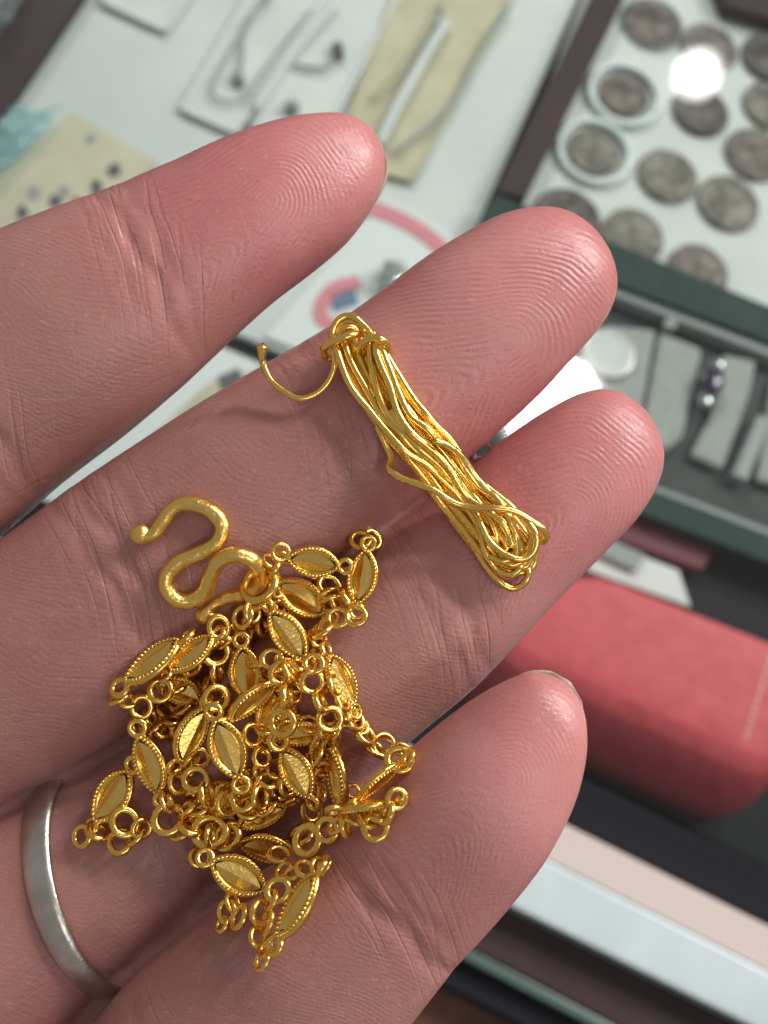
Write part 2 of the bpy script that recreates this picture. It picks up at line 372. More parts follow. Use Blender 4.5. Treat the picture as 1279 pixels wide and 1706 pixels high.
# ---- below the ring tray
o = slab('maroon_strip', [(1020, 850), (1190, 915), (1170, 950), (1010, 890)], -.004, .006, M['maroon'], None, .001); tag(o, 'narrow maroon strip below the green tray wall', 'strip')
o = slab('paper_tag', [(1000, 900), (1130, 950), (1150, 1010), (980, 950)], -.004, .004, M['white']); tag(o, 'small off white tag above the red case', 'tag')
o = slab('paper_tag', [(990, 885), (1075, 925), (1060, 950), (985, 915)], .0045, .008, M['grey']); tag(o, 'small grey tag resting on the off white tag', 'tag')

# ---- red case, rounded outline, standing on the shelf
RB0, RB1 = -.004, .060
def rounded(pts, rad, n=6):
    out = []; N = len(pts)
    for i in range(N):
        a, b, c = Vector(pts[i-1]), Vector(pts[i]), Vector(pts[(i+1) % N]); u = (a-b).normalized(); v = (c-b).normalized()
        for t in np.linspace(0, 1, n): out.append(tuple((b+u*rad)*(1-t)**2+b*2*t*(1-t)+(b+v*rad)*t**2))
    return out
cp = [Vector(p) for p in pxpoly([(945, 935), (1375, 1104), (1325, 1296), (800, 1055)], RB1)]
ro_ = rounded([tuple(p) for p in cp], .030, 9); cc = sum((Vector(p) for p in ro_), Vector((0, 0)))/len(ro_); V = []; F = []; nr = len(ro_); ER = .006
rings_ = [(0, 0), (0, .018), (0, .034)]+[(ER*(1-math.cos(t)), RB1-RB0-ER+ER*math.sin(t)) for t in np.linspace(0, math.pi/2, 8)]+[(.03, RB1-RB0+.0006)]
for ins, z in rings_:                                    # front face bellies out towards the customer
    bl = .026*(1-(z/(RB1-RB0))**4)
    for p in ro_:
        v = Vector(p)-cc; q = v*(1-ins/.075); V.append((q.x, q.y-(bl if v.y < .01 else 0)*min(1, (.01-v.y)/.02), z))
for j_ in range(len(rings_)-1):
    for i_ in range(nr): F.append((j_*nr+i_, j_*nr+(i_+1) % nr, (j_+1)*nr+(i_+1) % nr, (j_+1)*nr+i_))
F.append(tuple(range((len(rings_)-1)*nr, len(rings_)*nr))); F.append(tuple(range(nr))[::-1])
case = link('red_case', mesh('red_case', V, F), None, M['redcase']); case.location = (cc.x, cc.y, RB0)
tag(case, 'red leather case with rounded corners and pale stitching below the hand', 'case')
sa, sb = G(1283, 1092, RB1), G(1240, 1236, RB1)
for i in range(13):
    t0 = (i+.15)/13; t1 = (i+.8)/13; q = np.array([tuple(sa.lerp(sb, t)-case.location+Vector((0, 0, .0002))) for t in np.linspace(t0, t1, 4)])
    V, F = tube(q, .0010, 6); link('stitch', mesh('stitch', V, F), case, M['stitch'])

# ---- front edge of the show case: long bars
def bar(name, a, b, c, d, z0, z1, material, parent=None, bevel=.001):
    """bar along the counter between the upper edge line a-b and the lower edge line c-d (photo points at height z1)"""
    P = [G(*q, z1) for q in (a, b, c, d)]
    y1 = [P[0].y, P[1].y]; y0 = [P[2].y, P[3].y]
    def ext(p, q, x): t = (x-p.x)/(q.x-p.x); return (x, p.y+(q.y-p.y)*t)
    return prism(name, [ext(P[2], P[3], -.5), ext(P[2], P[3], .6), ext(P[0], P[1], .6), ext(P[0], P[1], -.5)], z0, z1, material, parent, bevel)
fr = empty('shop_counter', (0, -.15, 0), label='glass topped shop counter with pale metal front rail and lamp reflections', cat='counter')
bar('black_rail', (880, 1250), (1279, 1448), (945, 1372), (1279, 1540), -.03, .060, M['black'], fr)
bar('pink_rail', (945, 1374), (1279, 1542), (912, 1432), (1279, 1618), -.03, .066, M['pinkrail'], fr)
bar('metal_rail', (912, 1434), (1279, 1620), (858, 1512), (1258, 1712), -.03, .070, M['alu'], fr)
bar('dark_rail', (858, 1514), (1258, 1714), (800, 1588), (1040, 1716), -.05, .055, M['wood'], fr)
bar('glass_edge', (800, 1590), (1040, 1718), (785, 1604), (1010, 1722), -.10, .058, M['glassedge'], fr)
bar('dark_lip', (785, 1606), (1010, 1724), (752, 1648), (930, 1740), -.12, .050, M['black'], fr)
o = bar('wooden_plinth', (752, 1650), (930, 1742), (700, 1760), (820, 1800), -.86, .030, M['orange']); tag(o, 'dark reddish wooden plinth below the counter edge', 'plinth')
gp = prism('glass_top', [(-.6, -.105), (.9, -.105), (.9, 1.0), (-.6, 1.0)], GLASS-.004, GLASS, M['glass'], fr)

# ------------------------------------------------------------------ the hand
def Pm(px, py, z): return np.array([(px-CX)*(D-z)/FPX, (CY-py)*(D-z)/FPX, z])
def unit(v): v = np.asarray(v, float); return v/np.linalg.norm(v)
def sat(axis_px, px, py, z):
    a = unit((axis_px[0], -axis_px[1])); p = Pm(px, py, z); return p[0]*a[0]+p[1]*a[1]
FING = []
def finger(name, axis_px, up, lo, zk, ov=(0, 0), olim=0, dk=.82, creases=(), pads=()):
    """a finger from its upper and lower outline, its depth along the length and its creases"""
    a = unit((axis_px[0], -axis_px[1])); n = np.array([-a[1], a[0]])          # n points to the finger's upper side
    zx, zv = zip(*zk)
    ol = spline(list(up)+list(lo)[::-1], 14); z = np.interp(ol[:, 0], zx, zv)
    X = (ol[:, 0]-CX)*(D-z)/FPX; Y = (CY-ol[:, 1])*(D-z)/FPX
    so = X*a[0]+Y*a[1]; uo = X*n[0]+Y*n[1]; it = so.argmax(); st = so[it]
    su, uu, zu = so[:it+1], uo[:it+1], z[:it+1]; sl, ul, zl = so[it:][::-1], uo[it:][::-1], z[it:][::-1]
    S = np.concatenate([np.linspace(min(su[0], sl[0]), st-3, 160), st-3*(1-np.linspace(0, 1, 80))[1:]**2.2]); S = np.unique(S)
    def prof(s, u, S):
        i = np.argsort(s); return np.interp(S, s[i], u[i])
    U = prof(su, uu, S)+ov[0]; L = prof(sl, ul, S)-ov[1]; Z = (prof(su, zu, S)+prof(sl, zl, S))/2; Z = np.where(S > st-3, np.interp(st-3, S, Z), Z)
    fade = np.clip((olim-S)/3, 0, 1); U = U-ov[0]*(1-fade); L = L+ov[1]*(1-fade)
    k = np.ones(9)/9; Z = np.convolve(np.pad(Z, 4, mode='edge'), k, 'valid')
    W = np.maximum((U-L)/2, .02); C = (U+L)/2; TC = 1.5; C = np.where(S > st-TC, np.interp(st-TC, S, C), C)
    V_ = S > st-TC; e_ = np.clip((st-S)/TC, 0, 1); W1 = np.interp(st-TC, S, W); W = np.where(V_, W1*np.sqrt(np.maximum(e_, 0))+.02, W)
    f = dict(name=name, a=a, n=n, S=S, W=W, C=C, Z=Z, st=st, dk=dk, cr=creases, pads=pads, box=(S[0], st)); FING.append(f); return f
def fcoord(f, p):
    s = p[..., 0]*f['a'][0]+p[..., 1]*f['a'][1]; u = p[..., 0]*f['n'][0]+p[..., 1]*f['n'][1]
    return s, u
def feval(f, p):
    s, u = fcoord(f, p); z = p[..., 2]
    W = np.interp(s, f['S'], f['W']); C = np.interp(s, f['S'], f['C']); Z = np.interp(s, f['S'], f['Z'])
    d = W*f['dk']; ur = (u-C)/W; zr = (z-Z)/np.maximum(d, .02)
    q = (np.abs(ur)**2.35+np.abs(zr)**2.35)**(1/2.35)
    r = np.sqrt((u-C)**2+(z-Z)**2)
    dist = np.where(W > .5, (q-1)*np.minimum(W, d), r-W)
    over = np.maximum(s-f['st'], 0)+np.maximum(f['S'][0]-s, 0); dist = dist+over
    un = np.clip(ur, -1.2, 1.2); palm = np.clip(zr*2, 0, 1)*np.clip(1.25-np.abs(ur), 0, 1)
    for (s0, slope, curv, sig, dep) in f['cr']:
        dist = dist+palm*dep*.8*np.exp(-((s-s0-slope*un-curv*un**2-.35*np.sin(u*.9+s0))/sig)**2)
    for (s0, sig, hgt) in f['pads']:
        dist = dist-np.clip(zr, 0, 1)*hgt*np.exp(-((s-s0)/sig)**2)
    return dist
A1 = (.845, -.535); A2 = (.815, -.58); A3 = (.80, -.60); A4 = (.70, -.714)
F1 = finger('index', A1,
    [(-620, 800), (-420, 640), (-200, 505), (0, 404), (110, 356), (200, 318), (280, 281), (380, 238), (470, 206), (530, 194), (580, 194), (612, 210), (634, 238), (641, 268)],
    [(-480, 1320), (-300, 1140), (-150, 1005), (0, 884), (90, 806), (200, 722), (300, 638), (380, 566), (450, 505), (520, 452), (580, 400), (620, 345), (637, 305), (641, 272)],
    [(-600, -9), (-100, -4), (300, 0), (640, -1)],
    creases=[(sat(A1, 300, 515, 0), .6, -1.3, .55, .35), (sat(A1, 345, 520, 0), .9, -1.2, .5, .22), (sat(A1, 262, 530, 0), .4, -1, .4, .12), (sat(A1, 20, 700, 0), .8, -1, .7, .4), (sat(A1, -10, 720, 0), .8, -1, .6, .3)],
    pads=[(sat(A1, 470, 350, 0), 7, .5), (sat(A1, 150, 580, 0), 6, .35)])
F2 = finger('middle', A2,
    [(-760, 1440), (-500, 1245), (-250, 1070), (0, 905), (150, 796), (300, 698), (440, 612), (560, 540), (640, 484), (700, 440), (760, 402), (820, 368), (870, 352), (915, 349), (960, 362), (995, 390), (1018, 432), (1026, 475)],
    [(-520, 1750), (-300, 1565), (0, 1348), (110, 1285), (230, 1210), (400, 1060), (520, 965), (630, 880), (720, 814), (790, 756), (880, 674), (940, 611), (985, 562), (1012, 525), (1024, 492), (1026, 478)],
    [(-700, -10), (0, -5), (230, -2.5), (640, 0), (1025, .5)], ov=(0, .05), olim=sat(A2, 690, 780, 0),
    creases=[(sat(A2, 585, 690, 0), .5, -1.2, .5, .3), (sat(A2, 545, 730, 0), .5, -1, .45, .18), (sat(A2, 235, 930, 0), .5, -1.6, .6, .38), (sat(A2, 195, 950, 0), .5, -1.6, .5, .3), (sat(A2, 280, 900, 0), .4, -1.2, .45, .2)],
    pads=[(sat(A2, 840, 560, 0), 7, .5), (sat(A2, 420, 810, 0), 6, .3)])
F3 = finger('ring_finger', A3,
    [(-500, 1620), (-250, 1480), (0, 1354), (110, 1297), (230, 1223), (400, 1075), (520, 980), (630, 895), (720, 823), (790, 769), (850, 724), (910, 684), (965, 656), (1010, 649), (1050, 664), (1082, 694), (1099, 732), (1103, 762)],
    [(-260, 1990), (-60, 1850), (90, 1740), (200, 1629), (290, 1552), (370, 1476), (480, 1396), (580, 1322), (690, 1227), (790, 1145), (870, 1062), (940, 985), (1000, 922), (1050, 872), (1082, 828), (1099, 790), (1103, 766)],
    [(-400, -9), (0, -6), (400, -3.5), (800, -.5), (1100, 0)], ov=(.05, .05), olim=sat(A3, 690, 900, 0),
    creases=[(sat(A3, 735, 970, 0), .5, -1.2, .5, .32), (sat(A3, 700, 1000, 0), .5, -1, .45, .2), (sat(A3, 300, 1360, 0), .5, -1.3, .7, .4), (sat(A3, 265, 1385, 0), .5, -1.3, .55, .25)],
    pads=[(sat(A3, 940, 830, 0), 7, .5), (sat(A3, 540, 1150, 0), 6, .3)])
F4 = finger('little', A4,
    [(-260, 2030), (-60, 1880), (60, 1790), (150, 1706), (230, 1612), (370, 1490), (460, 1430), (540, 1372), (620, 1302), (690, 1236), (760, 1180), (815, 1146), (860, 1126), (895, 1118), (925, 1124), (950, 1145), (962, 1160)],
    [(120, 2330), (300, 2150), (480, 1950), (600, 1810), (690, 1706), (755, 1625), (830, 1538), (895, 1450), (935, 1385), (962, 1325), (976, 1268), (979, 1225), (975, 1190), (968, 1170), (964, 1163)],
    [(-200, -5), (100, -1), (400, 4), (650, 9), (930, 14)], dk=.80,
    creases=[(sat(A4, 640, 1500, 12), -.2, -.9, .75, .5), (sat(A4, 672, 1478, 12), -.2, -.9, .5, .22), (sat(A4, 330, 1740, 6), -.2, -1, .7, .3)],
    pads=[(sat(A4, 800, 1330, 15), 6.5, .7), (sat(A4, 480, 1620, 9), 6, .4)])
def capsule(p, a, b, ra, rb, zs=1.0):
    a = np.array(a, float); b = np.array(b, float); q = p.copy(); q[..., 2] = (q[..., 2]-a[2])/zs+a[2]
    ab = b-a; t = np.clip(((q-a)@ab)/(ab@ab), 0, 1)
    return np.linalg.norm(q-a-t[..., None]*ab, axis=-1)-(ra+(rb-ra)*t)
def smin(a, b, k):
    h = np.clip(.5+.5*(b-a)/k, 0, 1); return b*(1-h)+a*h-k*h*(1-h)
WEB = []
def web(pts, r):
    q = [Pm(*a) for a in pts]
    for i in range(len(q)-1): WEB.append((q[i], q[i+1], r[i], r[i+1]))
web([(-300, 1566, -8), (0, 1352, -6.5), (230, 1217, -4.9), (400, 1068, -3.8), (520, 972, -3.2), (630, 888, -2.6), (700, 833, -2), (752, 790, -1.9), (775, 772, -2)], [3.2, 3.2, 3.2, 3.2, 3.2, 3.2, 3, 2.4, 1.2])
web([(90, 1738, -4.6), (215, 1624, -3.4), (370, 1483, -2.4), (480, 1404, -1.6), (580, 1328, -.6), (660, 1262, -.6)], [3, 3, 3, 3, 2.6, 1.2])
def palm(p):
    pal = capsule(p, (-80, -30, -10), (-112, -72, -10), 17, 20, .72)
    pal = smin(pal, capsule(p, (-52, -72, -8), (-98, -92, -10), 15, 18, .75), 14)
    pal = smin(pal, capsule(p, (-60, -52, -11), (-108, -82, -12), 20, 24, .6), 12)
    pal = smin(pal, capsule(p, (-112, -86, -12), (-146, -116, -14), 25, 23, .75), 14)
    th = smin(capsule(p, (-112, -66, -6), (-104, -12, -2), 14, 11), capsule(p, (-104, -12, -2), (-84, 14, 2), 10, 8), 4)
    return smin(pal, th, 8)
def hand(p):
    shp = p.shape[:-1]; p = p.reshape(-1, 3)
    k = np.interp(p[:, 0], [1, 6], [.3, .1]); d = np.full(len(p), 60.0)
    for f in FING: d = smin(d, feval(f, p), k)
    m = (d > -1.5) & (d < 5) & (p[:, 0] > -62) & (p[:, 0] < 12)
    if m.any():
        q = p[m]; dm = d[m]
        for a_, b_, ra, rb in WEB:
            lo_ = np.minimum(a_, b_)-max(ra, rb)-1.2; hi_ = np.maximum(a_, b_)+max(ra, rb)+1.2
            n_ = ((q > lo_) & (q < hi_)).all(1)
            if n_.any(): dm[n_] = smin(dm[n_], capsule(q[n_], a_, b_, ra, rb), .5)
        d[m] = dm
    m = p[:, 0] < -18
    if m.any(): d[m] = smin(d[m], palm(p[m]), 6)
    return d.reshape(shp)
def surface_nets(fn, lo, hi, h):
    ax = [np.arange(lo[i], hi[i], h) for i in range(3)]; nx, ny, nz = map(len, ax)
    K = 4; cx = [np.append(a[::K], a[::K][-1]+K*h) for a in ax]                 # coarse pass, then only the cells near the skin
    Cg = np.stack(np.meshgrid(*cx, indexing='ij'), -1); Cf = fn(Cg).astype(np.float32)
    nearc = np.abs(Cf) < K*h*1.9+.6
    def up(a): return np.repeat(np.repeat(np.repeat(a, K, 0), K, 1), K, 2)[:nx, :ny, :nz]
    g = nearc.copy()
    for dx in (0, 1):
        for dy in (0, 1):
            for dz in (0, 1): g[:g.shape[0]-dx, :g.shape[1]-dy, :g.shape[2]-dz] |= nearc[dx:, dy:, dz:]
    Fv = np.ascontiguousarray(up(Cf)); I0 = np.argwhere(up(g)); B = 400000
    for i in range(0, len(I0), B):
        k = I0[i:i+B]; Fv[k[:, 0], k[:, 1], k[:, 2]] = fn(k*h+np.array(lo, float))
    neg = Fv < 0
    cnt = np.zeros((nx-1, ny-1, nz-1), np.int8)
    for dx in (0, 1):
        for dy in (0, 1):
            for dz in (0, 1): cnt += neg[dx:nx-1+dx, dy:ny-1+dy, dz:nz-1+dz]
    cell = (cnt > 0) & (cnt < 8); idx = np.full(cell.shape, -1, np.int64); I = np.argwhere(cell); idx[cell] = np.arange(len(I))
    acc = np.zeros((len(I), 3)); num = np.zeros(len(I))
    cs = [(x, y, z) for x in (0, 1) for y in (0, 1) for z in (0, 1)]
    for c0 in cs:
        for axx in range(3):
            if c0[axx] == 0:
                c1 = list(c0); c1[axx] = 1
                a = Fv[I[:, 0]+c0[0], I[:, 1]+c0[1], I[:, 2]+c0[2]]; b = Fv[I[:, 0]+c1[0], I[:, 1]+c1[1], I[:, 2]+c1[2]]
                m = (a < 0) != (b < 0); t = np.where(m, a/np.where(m, a-b, 1), 0)
                q = np.array(c0, float)+np.outer(t, np.array(c1)-np.array(c0)); acc[m] += q[m]; num[m] += 1
    V = (I+acc/num[:, None])*h+np.array(lo)
    quads = []
    for axx in range(3):
        s0 = [slice(None)]*3; s1 = [slice(None)]*3; s0[axx] = slice(0, -1); s1[axx] = slice(1, None)
        ch = neg[tuple(s0)] != neg[tuple(s1)]; E = np.argwhere(ch)
        b, c = [(1, 2), (2, 0), (0, 1)][axx]
        ok = (E[:, b] > 0) & (E[:, c] > 0) & (E[:, b] < Fv.shape[b]-1) & (E[:, c] < Fv.shape[c]-1); E = E[ok]
        flip = neg[tuple(s0)][tuple(E.T)]
        def cid(db, dc):
            e = E.copy(); e[:, b] += db; e[:, c] += dc; return idx[tuple(e.T)]
        q = np.stack([cid(-1, -1), cid(0, -1), cid(0, 0), cid(-1, 0)], 1); q[~flip] = q[~flip][:, ::-1]; quads.append(q)
    return V, np.vstack(quads)
HV, HQ = surface_nets(hand, (-150, -132, -32), (34, 46, 30), .52)
def seam(V):
    d = np.sort(np.stack([feval(f, V) for f in FING], 1), 1); return np.clip((d[:, 1]-d[:, 0]-.2)/.8, 0, 1)
for it in range(3):
    f0 = hand(HV); e = .05; g = np.stack([hand(HV+np.eye(3)[i]*e)-hand(HV-np.eye(3)[i]*e) for i in range(3)], 1)/(2*e)
    st = (f0/np.maximum((g**2).sum(1), .25))[:, None]*g; ln = np.linalg.norm(st, axis=1)[:, None]
    HV = HV-st*np.minimum(1, .3/np.maximum(ln, 1e-9))*seam(HV)[:, None]
# light relaxing so that the quads sit evenly on the skin
def relax(V, Q, k):
    acc = np.zeros_like(V); c = np.zeros(len(V))
    for i in range(4):
        a, b = Q[:, i], Q[:, (i+1) % 4]
        for ax_ in range(3):
            acc[:, ax_] += np.bincount(a, V[b, ax_], len(V))+np.bincount(b, V[a, ax_], len(V))
        c += np.bincount(a, minlength=len(V))+np.bincount(b, minlength=len(V))
    return V*(1-k)+k*acc/np.maximum(c, 1)[:, None]
sm = 1-seam(HV)
for _ in range(2):
    H2 = relax(HV, HQ, .5); HV = HV+(H2-HV)*sm[:, None]
for _ in range(2): HV = relax(HV, HQ, .35)
hme = bpy.data.meshes.new('hand')
hme.vertices.add(len(HV)); hme.loops.add(HQ.size); hme.polygons.add(len(HQ))
hme.vertices.foreach_set('co', (HV*.001).astype(np.float32).ravel())
hme.loops.foreach_set('vertex_index', HQ.astype(np.int32).ravel())
hme.polygons.foreach_set('loop_start', np.arange(0, HQ.size, 4, dtype=np.int32)); hme.polygons.foreach_set('use_smooth', np.ones(len(HQ), bool))
hme.update(calc_edges=True); hme.validate()
# skin attributes: ridge phase, ridge strength, warmth
DE = np.stack([feval(f, HV) for f in FING], 1); own = DE.argmin(1); near = DE.min(1)
pxv = np.stack([HV[:, 0]*FPX/(D-HV[:, 2])+CX, CY-HV[:, 1]*FPX/(D-HV[:, 2])], 1)
AL = np.zeros(len(HV)); AC = np.zeros(len(HV)); JT = np.zeros(len(HV)); PH = np.zeros(len(HV)); AM = np.zeros(len(HV)); RD = np.zeros(len(HV))
def wob(p, sc_, ph): return np.sin(p[:, 0]/sc_+ph)+np.sin(p[:, 1]/(sc_*.83)+1.7*ph)+.6*np.sin((p[:, 0]+p[:, 1])/(sc_*.6)+2.3*ph)
spec = [  # core, upper ray, lower ray, tip start, spacing (photo pixels)
    ((455, 335), (-.80, .42), (-.45, .89), sat(A1, 320, 520, 0), 9.0),
    ((850, 578), (-.97, .12), (-.55, .83), sat(A2, 640, 690, 0), 9.3),
    ((955, 842), (-.97, .10), (-.45, .89), sat(A3, 760, 960, 0), 8.8),
    ((835, 1300), (-.90, .30), (-.25, .97), sat(A4, 690, 1465, 12), 8.6)]
for i, f in enumerate(FING):
    m = own == i; p = pxv[m]; core, r1, r2, s0, spc = spec[i]; s, u = fcoord(f, HV[m])
    W = np.interp(s, f['S'], f['W']); C = np.interp(s, f['S'], f['C']); un = np.abs(u-C)/W
    v = p-np.array(core); r1 = unit(r1); r2 = unit(r2)
    def raydist(r_):
        al = v@r_; return np.where(al > 0, np.abs(v[:, 0]*r_[1]-v[:, 1]*r_[0]), np.hypot(v[:, 0], v[:, 1]))
    d1, d2 = raydist(r1), raydist(r2); dist = -np.log(np.exp(-d1/18)+np.exp(-d2/18))*18
    nw = wob(p, 46, i+1.0)*5+wob(p, 17, i+2.0)*.9
    tip = 2*math.pi*(dist+nw)/spc
    q = p@unit((-.35, .94))                                # finer ridges of the middle joint
    mid = 2*math.pi*(q+wob(p, 60, i+3.0)*10)/(spc*.95)
    k = np.clip((s-s0)/5+.5, 0, 1); edge = np.clip((1.02-un)/.25, 0, 1); top = np.clip((HV[m, 2]-np.interp(s, f['S'], f['Z']))/2, 0, 1)
    PH[m] = np.where(k > .5, tip, mid); AL[m] = s-.35*(u-C)-.02*(u-C)**2*-1+i*40; AC[m] = u-C
    for c_ in f['cr']: JT[m] = np.maximum(JT[m], np.exp(-((s-c_[0]-c_[1]*un)/2.6)**2)*min(1, c_[4]/.3))
    JT[m] *= edge*top
    AM[m] = edge*top*np.clip((np.abs(2*k-1)-.3)/.7, 0, 1)*np.where(k > .5, (.75, 1.0, .95, .42)[i], .3)
    RD[m] = np.clip((s-(s0-9))/18, 0, 1)*.95
RD[near > 2] = 0
d2_ = np.sort(DE, 1); AM *= np.clip((d2_[:, 1]-d2_[:, 0]-.8)/1.2, 0, 1); RD *= np.clip(1-near/4, 0, 1)
for nm, arr in (('along', AL), ('across', AC), ('joint', JT), ('ridge_phase', PH), ('ridge_amount', AM), ('warmth', RD)):
    at = hme.attributes.new(nm, 'FLOAT', 'POINT'); at.data.foreach_set('value', arr.astype(np.float32))

def skin_material():
    m = bpy.data.materials.new('skin'); m.use_nodes = True; nt = m.node_tree; b = nt.nodes['Principled BSDF']; N = nt.nodes.new; L = nt.links.new
    def attr(n): a = N('ShaderNodeAttribute'); a.attribute_name = n; return a.outputs['Fac']
    def mth(op, a, c=None, v=None):
        x = N('ShaderNodeMath'); x.operation = op
        for i, q in enumerate((a, c)):
            if q is None: continue
            if isinstance(q, (int, float)): x.inputs[i].default_value = q
            else: L(q, x.inputs[i])
        return x.outputs[0]
    tc = N('ShaderNodeTexCoord')
    def noise(scale, detail=4, rough=.6, dist=0, vec=None):
        n = N('ShaderNodeTexNoise'); n.inputs['Scale'].default_value = scale; n.inputs['Detail'].default_value = detail; n.inputs['Roughness'].default_value = rough; n.inputs['Distortion'].default_value = dist
        L(vec or tc.outputs['Object'], n.inputs['Vector']); return n.outputs['Fac']
    def mixc(f, a, c, blend='MIX'):
        x = N('ShaderNodeMix'); x.data_type = 'RGBA'; x.blend_type = blend
        if isinstance(f, (int, float)): x.inputs[0].default_value = f
        else: L(f, x.inputs[0])
        for i, q in ((6, a), (7, c)):
            if isinstance(q, tuple): x.inputs[i].default_value = (*q, 1)
            else: L(q, x.inputs[i])
        return x.outputs[2]
    def ramp(f, a, bb):
        x = N('ShaderNodeMapRange'); x.inputs[1].default_value = a; x.inputs[2].default_value = bb; L(f, x.inputs[0]); return x.outputs[0]
    ridge = mth('SINE', attr('ridge_phase'))
    rn = noise(420, 3); brk = ramp(rn, .36, .60)
    amp = mth('MULTIPLY', attr('ridge_amount'), brk)
    rid = mth('MULTIPLY', ridge, amp)
    warm = attr('warmth')
    mott = ramp(noise(95, 5), .35, .68)
    wm = mth('MULTIPLY', warm, mth('ADD', mth('MULTIPLY', mott, .5), .62))
    c = mixc(wm, (.425, .193, .172), (.560, .168, .182))
    c = mixc(mth('MULTIPLY', ramp(noise(230, 5), .42, .72), .35), c, (.46, .225, .19))
    c = mixc(mth('MULTIPLY', ramp(mth('MULTIPLY', rid, -1), -.2, 1.0), .26), c, (.38, .085, .095))
    blot = ramp(noise(48, 3), .40, .66); c = mixc(mth('MULTIPLY', blot, .62), c, mixc(warm, (.51, .265, .225), (.67, .32, .30)))
    c = mixc(mth('MULTIPLY', ramp(noise(1500, 3), .60, .74), .30), c, (.66, .42, .36))
    L(c, b.inputs['Base Color'])
    # relief: print ridges, pores, fine diagonal lines
    mp = N('ShaderNodeMapping'); mp.inputs['Rotation'].default_value = (0, 0, R(-38)); mp.inputs['Scale'].default_value = (.22, 1, 1); L(tc.outputs['Object'], mp.inputs['Vector'])
    fine = noise(2300, 3, .65, 0, mp.outputs[0]); pores = noise(3600, 2)
    mp2 = N('ShaderNodeMapping'); mp2.inputs['Rotation'].default_value = (0, 0, R(48)); mp2.inputs['Scale'].default_value = (.12, 1, 1); L(tc.outputs['Object'], mp2.inputs['Vector'])
    lines = ramp(noise(900, 2, .5, 0, mp2.outputs[0]), .60, .66)
    vor = N('ShaderNodeTexVoronoi'); vor.feature = 'DISTANCE_TO_EDGE'; vor.inputs['Scale'].default_value = 1500; L(tc.outputs['Object'], vor.inputs['Vector'])
    cx = N('ShaderNodeCombineXYZ'); L(mth('MULTIPLY', attr('along'), 1.0), cx.inputs[0]); L(mth('MULTIPLY', attr('across'), .11), cx.inputs[1])
    nf = noise(.42, 2, .5, 0, cx.outputs[0]); fold = ramp(mth('ABSOLUTE', mth('SUBTRACT', nf, .5)), .035, 0)
    fold = mth('MULTIPLY', fold, mth('ADD', mth('MULTIPLY', attr('joint'), .95), .05))
    cx2 = N('ShaderNodeCombineXYZ'); L(mth('MULTIPLY', attr('along'), .10), cx2.inputs[0]); L(attr('across'), cx2.inputs[1])
    nl = noise(.42, 2, .5, 0, cx2.outputs[0]); lng = ramp(mth('ABSOLUTE', mth('SUBTRACT', nl, .55)), .012, 0)
    lng = mth('MULTIPLY', lng, mth('SUBTRACT', 1.0, mth('MULTIPLY', warm, .8)))
    h = mth('ADD', mth('MULTIPLY', rid, .021), mth('MULTIPLY', fine, .05))
    h = mth('ADD', h, mth('MULTIPLY', pores, .03)); h = mth('ADD', h, mth('MULTIPLY', ramp(vor.outputs['Distance'], 0, .25), .010))
    h = mth('SUBTRACT', h, mth('MULTIPLY', mth('MULTIPLY', lines, mth('SUBTRACT', 1.0, warm)), .014))
    h = mth('SUBTRACT', h, mth('ADD', mth('MULTIPLY', fold, .058), mth('MULTIPLY', lng, .028)))
    bp = N('ShaderNodeBump'); bp.inputs['Distance'].default_value = .001; bp.inputs['Strength'].default_value = 1; L(h, bp.inputs['Height']); L(bp.outputs[0], b.inputs['Normal'])
    L(mth('ADD', mth('MULTIPLY', noise(1300, 4), .40), .18), b.inputs['Roughness'])
    b.inputs['Specular IOR Level'].default_value = .5
    b.inputs['Subsurface Weight'].default_value = .4; b.inputs['Subsurface Radius'].default_value = (1, .35, .22); b.inputs['Subsurface Scale'].default_value = .0014
    return m
hando = link('hand', hme, None, skin_material()); hando.matrix_world = HM
tag(hando, 'open left hand, palm up, holding the gold chain and gold wire', 'hand')
BV = BVHTree.FromPolygons([tuple(v) for v in HV], [tuple(q) for q in HQ.tolist()])
def skin(px, py):
    """height of the skin (mm towards the camera) where the sight line of a photo point meets it"""
    o_ = Vector((0, 0, D)); d_ = Vector(((px-CX)/FPX, (CY-py)/FPX, -1)).normalized()
    h_, n_, i_, ds = BV.ray_cast(o_, d_)
    return h_.z if h_ is not None else -6.0

